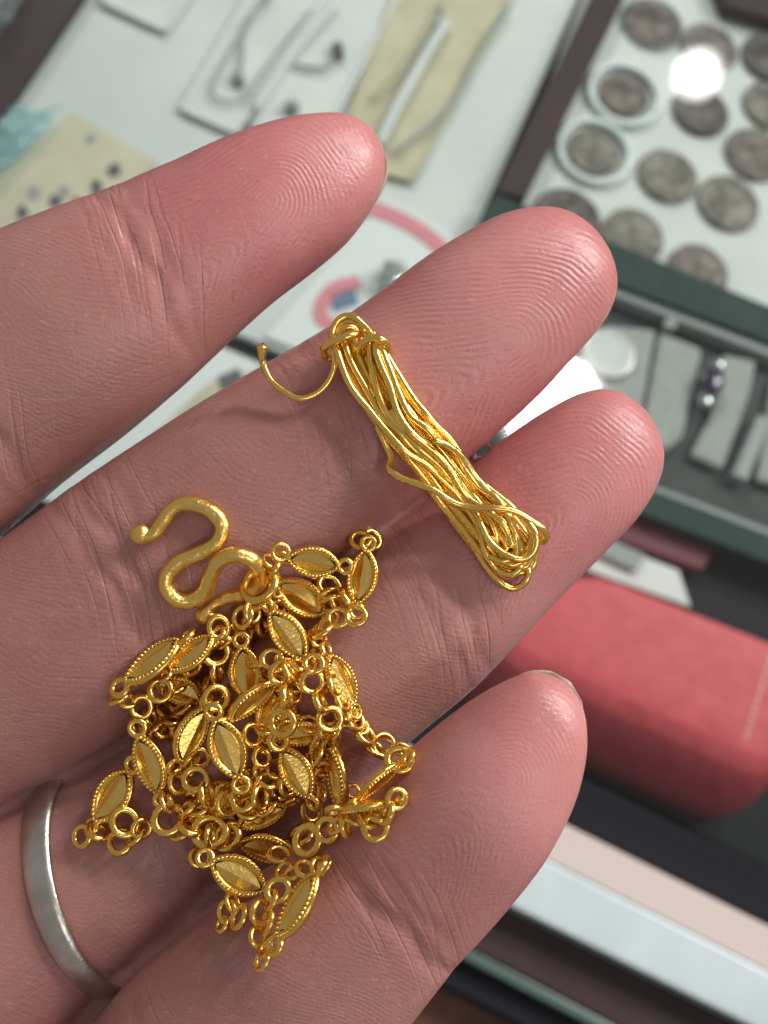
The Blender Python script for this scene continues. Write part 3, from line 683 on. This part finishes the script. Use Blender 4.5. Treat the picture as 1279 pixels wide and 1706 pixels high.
# nails behind the finger tips
for f, wk, drop, ext in ((F1, .78, .22, .28), (F2, .70, .55, -.8), (F3, .70, .55, -.8), (F4, .70, .30, .35)):
    L_ = 11.0; s0 = f['st']+ext-L_; ns, nu = 22, 14; V = []; F = []
    wm = np.interp(f['st']-7, f['S'], f['W'])
    for layer in (0, 1):
        for i in range(ns+1):
            t = i/ns; s = s0+L_*t; wv = wm*wk*(1-max(0, (t-.45)/.55)**2.4)**.5 if t < 1 else .15
            c = np.interp(min(s, f['st']-2.2), f['S'], f['C']); zc = np.interp(s, f['S'], f['Z'])
            for j in range(nu+1):
                u = -1+2*j/nu; z = zc-wm*f['dk']*drop*(1+.55*(1-t))-.0+(-.9*(1-(u*wv/(wm*wk))**2))-.35*layer+.2
                xy = f['a']*s+f['n']*(c+u*max(wv, .15)); V.append((xy[0]*.001, xy[1]*.001, z*.001))
    q = (ns+1)*(nu+1)
    for layer in (0, 1):
        for i in range(ns):
            for j in range(nu):
                a = layer*q+i*(nu+1)+j; fc = (a, a+1, a+nu+2, a+nu+1); F.append(fc if layer == 0 else fc[::-1])
    rim = [j for j in range(nu+1)]+[i*(nu+1)+nu for i in range(1, ns+1)]+[ns*(nu+1)+j for j in range(nu-1, -1, -1)]+[i*(nu+1) for i in range(ns-1, 0, -1)]
    for i in range(len(rim)): a, b = rim[i], rim[(i+1) % len(rim)]; F.append((a, a+q, b+q, b))
    link('fingernail', mesh('fingernail', V, F), hando, M['nail'])

# ------------------------------------------------------------------ silver ring on the ring finger
def thing(name, px, py, z, **kw):
    o = bpy.data.objects.new(name, None); COL.objects.link(o); o.empty_display_size = .005
    c = Pm(px, py, z); o.matrix_world = HM @ Matrix.Translation(Vector(c)*.001); return tag(o, **kw), c
def tubes_obj(name, pts, rad, parent, c, material, k=10):
    V, F = tube((np.asarray(pts)-c), rad, k); V = [tuple(np.asarray(v)*.001) for v in V]
    return link(name, mesh(name, V, F), parent, material)
zr_ = -5.2; e0 = Pm(82, 1306, zr_); e1 = Pm(205, 1640, zr_); cen = (e0+e1)/2; half = (e1-e0)/2; hw = np.linalg.norm(half); cd = half/hw
axd = np.array([-cd[1], cd[0], 0]);  axd = axd if axd[0] > 0 else -axd
V = []; F = []; n = 72
prof = [(-1.9, 0), (-1.8, .45), (-1.05, .78), (0, .88), (1.05, .78), (1.8, .45), (1.9, 0), (1.3, -.25), (0, -.3), (-1.3, -.25)]
fs, fu = fcoord(F3, cen); fz = np.interp(fs, F3['S'], F3['Z']); cen[2] = fz; cen = cen+axd*1.3; hd = np.interp(fs, F3['S'], F3['W'])*F3['dk']+.25
for i in range(n):
    a = 2*math.pi*i/n; rad = cd*math.cos(a)*hw+np.array([0, 0, 1])*math.sin(a)*hd-axd*math.sin(a)*2.6
    out = unit(cd*math.cos(a)*hd+np.array([0, 0, 1])*math.sin(a)*hw)
    ay = unit(axd+np.array([0, 0, .42]))
    for (x, y) in prof: V.append(tuple((rad+out*(y+.25)+ay*x)*.001))
k = len(prof)
for i in range(n):
    for j in range(k): F.append((i*k+j, i*k+(j+1) % k, ((i+1) % n)*k+(j+1) % k, ((i+1) % n)*k+j))
ro = link('finger_ring', mesh('finger_ring', V, F), None, M['silver']); ro.matrix_world = HM @ Matrix.Translation(Vector(cen)*.001)
tag(ro, 'plain silver band worn on the ring finger', 'finger ring')

# ------------------------------------------------------------------ gold wire bundle
wb, wc = thing('gold_wire_bundle', 715, 770, 6, label='bundle of thin gold wire folded into a hank across two fingers', cat='wire bundle')
cl = np.array([(560, 540), (600, 610), (645, 690), (700, 765), (760, 832), (815, 890), (880, 960)], float)
clz = np.array([skin(*q) for q in spline(cl, 10)]); cld = spline(cl, 10)
kz = np.array([clz[max(0, i-6):i+7].max() for i in range(len(clz))]); kz = np.convolve(np.pad(kz, 6, mode='edge'), np.ones(13)/13, 'valid')
def bz(p):                                                # resting height of the hank next to a photo point
    d2 = ((cld-p)**2).sum(1); return kz[d2.argmin()]
def Z3(q): return (520+q[0]/3.045, 500+q[1]/3.045)
WR = .35
def strand(pts, lev, rad=WR, name='wire_strand', zoomed=True, jit=.12, follow=False):
    q = [Z3(p) if zoomed else p[:2] for p in pts]; lv = lev if hasattr(lev, '__len__') else [lev]*len(q)
    q = spline(np.column_stack([np.array(q), np.array(lv, float)]), 10); ph = random.uniform(0, 6)
    P = []; zs = []
    for i, (x, y, l) in enumerate(q): zs.append((skin(x, y) if follow else bz((x, y)))+l+jit*math.sin(i*.21+ph))
    zs = np.convolve(np.pad(zs, 4, mode='edge'), np.ones(9)/9, 'valid')
    for (x, y, l), z in zip(q, zs): P.append(Pm(x, y, z))
    rr_ = rad*(1+.05*np.sin(np.arange(len(P))*.37+ph))
    return tubes_obj(name, np.array(P), rr_, wb, wc, M['gold_wire'], 10)
S1 = [(104, 190), (125, 260), (190, 430), (290, 560), (400, 690), (480, 775), (570, 830), (640, 890), (720, 970), (790, 1060), (850, 1160), (870, 1260), (930, 1360), (1000, 1395), (1045, 1370), (1052, 1340)]
S2 = [(150, 190), (200, 320), (260, 430), (340, 570), (430, 660), (520, 760), (620, 830), (700, 930), (780, 1020), (870, 1100), (950, 1180), (985, 1250), (960, 1270), (900, 1200)]
S3 = [(285, 220), (300, 330), (320, 430), (360, 540), (440, 650), (540, 750), (650, 850), (740, 960), (820, 1060), (860, 1150), (900, 1225), (980, 1290), (1060, 1315), (1120, 1280), (1138, 1210), (1110, 1150), (1050, 1080)]
S4 = [(318, 220), (335, 300), (390, 430), (430, 560), (490, 660), (580, 740), (650, 800), (710, 880), (770, 980), (840, 1040), (920, 1090), (980, 1160), (1010, 1250)]
S5 = [(340, 220), (400, 370), (450, 500), (500, 590), (580, 650), (640, 720), (720, 770), (780, 860), (850, 950), (930, 1000), (980, 1080), (1030, 1180), (1060, 1270)]
S6 = [(300, 160), (365, 260), (430, 370), (500, 480), (570, 570), (630, 640), (700, 710), (755, 790), (805, 880), (880, 945), (960, 1005), (1020, 1060), (1080, 1120), (1110, 1190), (1090, 1280)]
S7 = [(330, 640), (375, 740), (400, 800), (388, 852), (440, 895), (530, 930), (620, 965), (720, 1030), (830, 1055), (920, 1055), (1020, 1070), (1110, 1120), (1172, 1165), (1188, 1205), (1160, 1228)]
S8 = [(560, 900), (610, 980), (680, 1070), (760, 1160), (820, 1250), (870, 1330), (940, 1420), (1010, 1462), (1070, 1440), (1095, 1390), (1080, 1335), (1040, 1250)]
S9 = [(620, 712), (690, 740), (760, 800), (830, 900), (900, 980), (960, 1040), (1010, 1120), (1030, 1200), (1030, 1290), (960, 1325), (900, 1300)]
S10 = [(400, 560), (480, 680), (600, 790), (700, 860), (760, 930), (830, 1010), (890, 1090), (930, 1180), (940, 1260), (1000, 1340), (1060, 1330)]
for pts, lev in ((S1, [1.9]*8+[1.6]*8), (S2, 1.6), (S3, [1.8]*9+[2.5]*8), (S4, 2.3), (S5, 2.0), (S6, 1.3), (S8, .8), (S9, [2.6, 2.7, 2.4]+[1.9]*8), (S10, 1.7)):
    strand(pts, lev)
strand(S7, [.5, .5, .6, 1.0, 1.9, 2.5, 2.9, 3.1, 3.2, 3.2, 3.0, 2.6, 1.9, 1.4, .9])
LE = spline([(553, 566), (561, 605), (577, 640), (609, 686), (645, 735), (680, 775), (712, 815), (735, 850), (765, 888), (788, 918)], 10)
RE = spline([(634, 560), (652, 604), (676, 644), (700, 675), (724, 704), (748, 733), (772, 762), (806, 806), (840, 838), (878, 884)], 10)
def across(t, f):
    k_ = t*(len(LE)-1); a_ = LE[int(k_)]; b_ = RE[int(k_)]; return a_+(b_-a_)*f
def folded(a, tipd, lev, seed, t0=.03):
    r = random.Random(seed); ph = r.uniform(0, 6); w_ = r.uniform(.008, .03); pts = []; lv = []
    def fr_(f, t): return min(.95, max(.05, f+w_*math.sin(5*t+ph)))
    for t in np.linspace(t0, 1, 9): pts.append(tuple(across(t, fr_(a, t)))); lv.append(lev)
    c_ = (LE[-1]+RE[-1])/2; dr = np.array((.64, .77)); hw_ = (RE[-1]-LE[-1])/2
    for th in (-60, -25, 0, 25, 60):
        f_ = math.sin(R(th))*(1-2*a); pts.append(tuple(c_+hw_*f_+dr*tipd*math.cos(R(th)))); lv.append(lev)
    for t in np.linspace(1, t0, 9): pts.append(tuple(across(t, fr_(1-a, t)))); lv.append(lev)
    strand(pts, lv, zoomed=False, jit=.08)
for k_, (a_, td, lv_) in enumerate(((.04, 66, .5), (.11, 58, .9), (.18, 50, .6), (.25, 42, 1.2), (.37, 28, .9), (.43, 20, .6))):
    folded(a_, td, lv_, k_)
strand([(104, 200), (106, 150), (130, 105), (170, 82), (205, 84), (245, 112), (285, 155), (320, 205), (345, 240)], [1.7, 1.8, 1.9, 2, 2, 2, 2, 2, 2])
strand([(120, 215), (124, 170), (150, 125), (180, 108), (220, 122), (262, 160), (290, 220)], 1.5)
strand([(138, 215), (150, 160), (180, 138), (212, 145), (228, 175), (222, 215), (240, 300), (300, 420)], [1.8, 2, 2.1, 2, 1.8, 1.5, 1.2, 1.2])
strand([(235, 105), (275, 140), (315, 190), (352, 255), (400, 340)], 1.2)
# two tie loops
strand([(90, 300), (62, 280), (60, 245), (95, 215), (150, 195), (205, 178), (222, 172), (225, 190), (200, 215)], [.4, .7, 1.6, 2.5, 2.8, 2.6, 2.2, 1.4, .6], .38, 'tie_loop')
strand([(262, 300), (238, 265), (252, 220), (295, 192), (340, 196), (375, 225), (388, 268), (370, 290)], [.5, 1.4, 2.5, 3.0, 3.0, 2.3, 1.2, .5], .38, 'tie_loop')
strand([(553, 575), (557, 598), (555, 618), (544, 640), (525, 657), (500, 664), (475, 653), (452, 634), (440, 612), (436, 592), (437, 582)], [1.6, 1.0, .7, .6, .7, .9, 1.0, 1.1, 1.3, 1.6, 1.9], .30, 'loose_end', zoomed=False, jit=.02, follow=False)
ez = bz((553, 575))+1.9
tubes_obj('wire_tip', spline(np.array([Pm(436, 600, ez-.2), Pm(436.5, 588, ez), Pm(437, 580, ez+.05), Pm(437.5, 576, ez+.05)]), 6), np.concatenate([np.linspace(.30, .56, 13), np.linspace(.56, .44, 6)]), wb, wc, M['gold_wire'], 12)

# ------------------------------------------------------------------ gold necklace
nk, nc = thing('gold_necklace', 400, 1230, 6, label='gold chain necklace with leaf shaped links heaped over the fingers', cat='necklace')
def hull(px, py, rad=16):
    return max(skin(px+dx, py+dy) for dx, dy in ((0, 0), (rad, 0), (-rad, 0), (0, rad), (0, -rad)))
# clasp
hk = [(234, 890), (243, 893), (257, 889), (270, 871), (288, 847), (311, 839), (341, 846), (364, 864), (370, 886), (358, 908), (330, 923), (297, 938), (279, 958), (278, 980), (294, 999), (319, 1001), (340, 986), (350, 961), (365, 936), (390, 924), (418, 932), (433, 952), (430, 974), (405, 989), (377, 996), (355, 1008), (341, 1024)]
hz = [1.6]*16+[1.8, 2.2, 2.7, 3.1, 3.1, 2.8, 2.2, 1.5, 1.0, .9, .9]
q = spline(np.column_stack([hk, hz]), 10); zs = np.array([skin(x, y) for x, y, _ in q]); zs = np.convolve(np.pad(zs, 12, mode='edge'), np.ones(25)/25, 'valid')+q[:, 2]-.75
HP = np.array([Pm(x, y, z) for (x, y, _), z in zip(q, zs)]); nn = len(HP); tt = np.linspace(0, 1, nn)
hr = .72*np.ones(nn); hr[:16] = np.linspace(.72, .68, 16)
hr = hr*np.interp(tt, [0, .08, .2, .8, .95, 1], [1, .9, 1.05, 1.05, .9, 1])
hook = tubes_obj('hook_clasp', HP, hr, nk, nc, M['gold_hook'], 16)
for end in (0, -1):
    bm = bmesh.new(); bmesh.ops.create_uvsphere(bm, u_segments=20, v_segments=12, radius=.00098)
    for v in bm.verts: v.co.z *= .82; v.co.x *= 1.06
    kn = link('knob', bm_mesh('knob', bm, True), hook, M['gold_hook']); kn.location = Vector(HP[end]-nc)*.001
# leaf link mesh
LA, LB = 3.1, 1.72
def outline(t, a, b): return a*t, b*max(0, 1-t*t)**.82
def leaf_meshes():
    def ringpts(a, b, n=22):
        top = [outline(-math.cos(math.pi*i/n), a, b) for i in range(n+1)]
        return top+[(x, -y) for x, y in top[-2:0:-1]]
    N0 = 44; prof = [(1, 1, -.26), (1.02, 1.03, 0), (1, 1, .26), (.92, .88, .30), (.80, .68, .28), (.77, .62, .02)]
    V = []; F = []
    for (ka, kb, z) in prof:
        for (x, y) in ringpts(LA*ka, LB*kb): V.append((x, y, z))
    for j in range(len(prof)-1):
        for i in range(N0): F.append((j*N0+i, j*N0+(i+1) % N0, (j+1)*N0+(i+1) % N0, (j+1)*N0+i))
    # back: shallow roof too
    b0 = len(V); top = ringpts(LA*.84, LB*.74)
    for (x, y) in top: V.append((x, y, -.30))
    for i in range(N0): F.append((i, b0+i, b0+(i+1) % N0, (i+1) % N0))
    r0 = len(V)
    for i in range(23): V.append((LA*.84*-math.cos(math.pi*i/22), 0, -.30-.28*math.sin(math.pi*i/22)))
    for i in range(22):
        F.append((b0+i, r0+i, r0+i+1, b0+i+1)); F.append((b0+(N0-i) % N0, b0+(N0-i-1) % N0, r0+i+1, r0+i))
    body = mesh('leaf_body', np.array(V)*.001, F)
    # two facets meeting in a ridge
    V = []; F = []
    for i in range(23):
        x, y = outline(-math.cos(math.pi*i/22), LA*.775, LB*.63); h_ = .50; ze = .50-.48*abs(y)/(LB*.63)
        V += [(x, y, ze), (x, 0, h_), (x, 0, h_), (x, -y, ze)]
    for i in range(22):
        k = i*4; F += [(k, k+1, k+5, k+4), (k+2, k+3, k+7, k+6)]
    F = [f[::-1] for f in F]
    fac = mesh('facet', np.array(V)*.001, F, False)
    # milled beads round the rim
    P = np.array(ringpts(LA*.915, LB*.86, 200)); P = np.vstack([P, P[:1]]); dl = np.concatenate([[0], np.cumsum(np.hypot(*np.diff(P, axis=0).T))])
    nb = 33; V = []; F = []
    for i in range(nb):
        d_ = dl[-1]*(i+.5)/nb; x = np.interp(d_, dl, P[:, 0]); y = np.interp(d_, dl, P[:, 1]); r_ = .225; k0 = len(V)
        for j in range(1, 4):
            for l in range(6):
                a, b_ = math.pi*j/4, 2*math.pi*l/6; V.append((x+r_*math.sin(a)*math.cos(b_), y+r_*math.sin(a)*math.sin(b_), .31+r_*1.1*math.cos(a)))
        V += [(x, y, .31+r_*1.1), (x, y, .31-r_)]
        for j in range(2):
            for l in range(6): F.append((k0+j*6+l, k0+(j+1)*6+l, k0+(j+1)*6+(l+1) % 6, k0+j*6+(l+1) % 6))
        for l in range(6): F.append((k0+18, k0+l, k0+(l+1) % 6)); F.append((k0+19, k0+12+(l+1) % 6, k0+12+l))
    beads = mesh('bead_rim', np.array(V)*.001, F)
    V, F = torus(.00072, .00029, 18, 8); eye = mesh('eyelet', V, F)
    for m_, g in ((body, 'gold'), (fac, 'gold_facet'), (beads, 'gold'), (eye, 'gold')): m_.materials.append(M[g])
    return body, fac, beads, eye
BODY, FACET, BEADS, EYE = leaf_meshes()
def frame(ang, roll, pitch):
    return Matrix.Rotation(-R(ang), 4, 'Z') @ Matrix.Rotation(-R(pitch), 4, 'Y') @ Matrix.Rotation(R(roll), 4, 'X')
def leaf(px, py, ang, ln, roll, pitch, lift):
    z = hull(px, py, 26)+lift; p = Pm(px, py, z); sc_ = ln*(D-z)/FPX/(2*LA)/max(.6, math.cos(R(pitch)))
    sc_ = min(max(sc_, .82), 1.12)
    o = link('leaf_link', BODY, nk); o.matrix_local = Matrix.Translation(Vector(p-nc)*.001) @ frame(ang+random.uniform(-3, 3), roll+random.uniform(-6, 6), pitch+random.uniform(-5, 5)) @ Matrix.Diagonal((sc_, sc_*random.uniform(.97, 1.08), sc_, 1))
    link('facet', FACET, o); link('bead_rim', BEADS, o)
    for s in (-1, 1):
        e = link('eyelet', EYE, o); e.location = (s*(LA+.52)*.001, 0, 0); e.rotation_euler = (R(random.uniform(-35, 35)), 0, 0)
# px, py, direction (deg, clockwise), length px, roll, pitch, lift mm
leaves = [
 (522, 936, 10, 92, 10, 0, 1.5), (604, 962, 100, 98, 14, 4, 1.5), (502, 996, 32, 100, -6, 0, 2.6), (480, 1057, 56, 104, 12, 0, 3.4),
 (255, 1103, -38, 120, -62, 0, 1.7), (320, 1090, -37, 96, -42, 0, 2.7), (408, 1122, 86, 96, -14, 0, 2.0), (418, 1167, -40, 104, 52, 0, 2.8),
 (567, 1134, 66, 100, -40, 0, 1.8), (318, 1222, -66, 104, 40, 0, 2.3), (379, 1247, 72, 112, -6, 0, 3.6), (500, 1222, -10, 92, 30, 0, 1.7),
 (494, 1287, 62, 100, 12, 0, 2.6), (562, 1297, 80, 114, 58, 0, 2.8), (250, 1273, 70, 110, 30, 0, 2.7), (188, 1326, -53, 110, -24, 0, 1.4),
 (446, 1413, 12, 102, 34, 0, 2.4), (397, 1459, 27, 108, -10, 0, 2.6), (497, 1510, -58, 128, -64, 0, 1.7), (630, 1300, -40, 78, 66, 0, 1.0),
 (612, 1342, -6, 80, 72, 0, 1.7), (436, 1358, -20, 92, 28, 0, 1.4), (300, 1150, 20, 90, 25, 0, .9), (540, 1240, 120, 92, -30, 0, .9), (360, 1330, 150, 92, 20, 0, .9), (452, 1190, 100, 92, 10, 0, 1.0)]
for L_ in leaves: leaf(*L_)
link_me = []
for sx in (1.0, 1.12, .94):
    V, F = torus(.00106, .00035, 22, 8, sx); me = mesh('link', V, F); me.materials.append(M['gold']); link_me.append(me)
def ringlink(px, py, rpx, tilt, az, lift, name='link', me=None):
    z = hull(px, py, 8)+lift; p = Pm(px, py, z); s = rpx*(D-z)/FPX/1.35
    a = R(-az); d_ = Vector((math.cos(a), math.sin(a), 0)); nrm = Vector((-math.sin(a), math.cos(a), 0))*math.sin(R(tilt))+Vector((0, 0, math.cos(R(tilt))))
    y = nrm.cross(d_); m = Matrix(((d_.x, y.x, nrm.x), (d_.y, y.y, nrm.y), (d_.z, y.z, nrm.z))).to_4x4()
    o = link(name, me or random.choice(link_me), nk); o.matrix_local = Matrix.Translation(Vector(p-nc)*.001) @ m @ Matrix.Scale(s, 4)
V, F = torus(.00110, .00027, 32, 10); big = mesh('clasp_ring', V, F); big.materials.append(M['gold'])
ringlink(432, 974, 36, 38, -32, 2.9, 'clasp_ring', big)
E = 78
links = [
 (467, 920, 18, 20, 60, 2.2), (457, 948, 20, E, -60, 2.4), (449, 935, 16, 60, 40, 1.9), (577, 938, 14, 40, -30, 1.5), (600, 900, 20, 35, 10, 1.4), (620, 899, 18, 40, 60, 1.7), (612, 905, 15, 70, -60, 1.9),
 (593, 1026, 20, 20, 0, 1.6), (580, 996, 22, E, 55, 1.7), (563, 1029, 19, 20, 0, 2.0), (535, 1050, 24, 70, -35, 2.4), (548, 976, 20, 30, 30, 1.8), (528, 974, 20, 60, 20, 2.0), (560, 1005, 17, 65, 70, 1.2),
 (420, 1020, 19, 50, 80, 1.9), (404, 1028, 20, 25, -60, 2.1), (436, 1045, 20, 70, 75, 2.0), (430, 1005, 18, 60, -20, 1.4), (452, 1012, 18, 65, 60, 1.5), (414, 1058, 19, 70, -70, 1.8),
 (364, 1045, 20, 18, 80, 2.5), (384, 1054, 20, 60, 40, 2.3), (378, 1068, 18, E, -40, 2.9), (360, 1086, 26, 22, 90, 4.0), (361, 1118, 24, E, 85, 4.2), (360, 1164, 25, 25, 80, 4.1), (402, 1085, 22, 72, 12, 2.8), (352, 1068, 19, 55, -30, 2.6),
 (267, 1150, 23, 18, 40, 2.6), (292, 1146, 21, 74, -12, 2.5), (317, 1148, 21, 40, -20, 2.3), (236, 1178, 20, 22, 90, 2.3), (250, 1194, 18, 70, 60, 2.2), (276, 1184, 17, 60, 45, 1.8), (306, 1178, 20, 70, -35, 2.2), (288, 1200, 18, 74, 8, 1.7),
 (272, 1216, 17, 40, 40, 1.5), (197, 1163, 19, 72, -25, 1.2), (212, 1168, 17, 55, 30, 1.4), (228, 1210, 18, 74, 65, 2.4), (243, 1215, 17, 72, 60, 2.6),
 (453, 1098, 19, 18, 0, 3.3), (470, 1122, 24, 20, 80, 4.0), (484, 1116, 20, 68, 60, 4.2), (478, 1160, 26, E, 82, 4.6), (471, 1204, 26, 22, -70, 4.4), (463, 1234, 19, 25, 50, 4.0), (500, 1108, 18, 70, 20, 3.2),
 (523, 1106, 19, 25, 0, 3.6), (520, 1136, 23, 22, 80, 3.8), (534, 1170, 24, E, 62, 4.0), (550, 1198, 25, 20, 90, 4.0), (556, 1140, 22, 76, 70, 2.9), (570, 1168, 20, 70, 60, 2.6), (538, 1216, 18, 74, 75, 3.4), (560, 1218, 18, 74, -75, 3.4), (573, 1188, 19, 65, 50, 2.5),
 (592, 1200, 21, 55, 60, 1.9), (608, 1224, 23, 66, 45, 1.7), (600, 1212, 17, 40, 20, 1.5), (638, 1242, 24, 30, 50, 1.6), (624, 1246, 19, 68, 40, 1.4), (666, 1266, 24, 25, 10, 1.7), (672, 1250, 18, 65, 30, 2.0), (680, 1262, 18, 72, -60, 1.7),
 (137, 1393, 21, 30, -60, 1.0), (163, 1386, 21, 72, 25, 1.3), (208, 1370, 25, 20, 60, 2.0), (200, 1402, 24, 30, 0, 1.3), (236, 1380, 20, 35, 90, 1.8), (225, 1394, 19, 68, -40, 1.4), (280, 1364, 30, 22, 20, 2.3), (278, 1336, 20, E, 65, 2.9),
 (318, 1376, 26, 72, 28, 2.5), (350, 1386, 30, 24, 10, 2.7), (350, 1392, 20, E, 88, 3.2), (378, 1394, 24, 26, -30, 2.6), (333, 1427, 20, 24, 60, 1.9), (386, 1405, 20, 70, -25, 2.3), (300, 1385, 19, 55, -20, 1.8),
 (326, 1298, 22, 22, 0, 2.6), (345, 1322, 24, 72, 75, 2.5), (298, 1302, 20, 35, 80, 2.0), (312, 1345, 18, 70, -35, 1.7), (330, 1345, 20, 55, -20, 1.5),
 (405, 1330, 25, 22, 0, 3.0), (378, 1338, 22, 35, 80, 2.5), (434, 1328, 24, 60, 85, 2.7), (415, 1345, 24, 40, 15, 2.0), (446, 1345, 20, 70, -40, 2.0), (424, 1300, 20, 72, -50, 2.2),
 (518, 1350, 21, 35, 75, 1.7), (523, 1330, 24, 66, 80, 2.4), (545, 1383, 23, 30, -60, 1.5), (512, 1400, 27, 28, -60, 2.4), (496, 1388, 20, 70, -35, 2.0), (508, 1394, 20, 72, -35, 2.2), (576, 1374, 21, 70, 82, 2.3), (592, 1360, 20, 60, 20, 2.0),
 (625, 1378, 26, 24, 0, 1.5), (661, 1331, 21, 22, 60, 1.6), (645, 1354, 24, 74, -70, 1.8), (612, 1366, 20, 68, 30, 1.8), (588, 1318, 13, 30, 0, 2.0), (632, 1358, 19, 66, 10, 1.9), (560, 1376, 18, 66, -40, 1.7),
 (463, 1483, 22, 24, -30, 2.3), (452, 1500, 20, 74, -60, 2.2), (434, 1520, 23, 50, 80, 1.8), (445, 1536, 22, 70, -70, 1.6), (430, 1560, 20, 50, 60, 1.3), (442, 1578, 20, 66, -60, 1.2), (436, 1600, 18, 55, -60, 1.0),
 (378, 1518, 21, 40, -60, 1.3), (398, 1528, 21, 62, -60, 1.4), (388, 1505, 18, 68, 60, 1.5), (370, 1540, 17, 66, -50, 1.0), (530, 1445, 18, 50, 70, 1.8), (540, 1440, 17, 66, -50, 1.6), (508, 1448, 20, 62, 20, 1.7), (488, 1455, 18, 70, -20, 1.5), (472, 1450, 18, 66, -40, 1.4),
 (404, 1290, 18, 70, 60, 2.4), (436, 1262, 20, 45, 60, 2.4), (430, 1282, 18, 72, 85, 2.2), (448, 1300, 18, 50, 20, 2.0), (420, 1225, 20, 40, 70, 2.2), (440, 1215, 18, 72, 10, 2.0), (525, 1262, 20, 70, -60, 2.2), (534, 1320, 19, 74, 82, 2.2)]
for l in links: ringlink(*l)
# lower layers of the heap
poly = [(470, 950), (560, 970), (545, 1050), (572, 1150), (585, 1250), (548, 1375), (470, 1460), (390, 1410), (310, 1365), (225, 1320), (228, 1180), (360, 1070), (430, 1010)]
def inside(x, y):
    c = False
    for i in range(len(poly)):
        (x0, y0), (x1, y1) = poly[i-1], poly[i]
        if (y0 > y) != (y1 > y) and x < (x1-x0)*(y-y0)/(y1-y0)+x0: c = not c
    return c
n = 0
while n < 60:
    x, y = random.uniform(200, 620), random.uniform(940, 1470)
    if inside(x, y):
        if x < 260 or (y > 1330 and (x < 330 or random.random() < .5)): 
            if random.random() < .6: continue
        ringlink(x, y, random.uniform(18, 22), random.uniform(15, 75), random.uniform(0, 180), random.choice((.5, .8, 1.2, 1.6))); n += 1
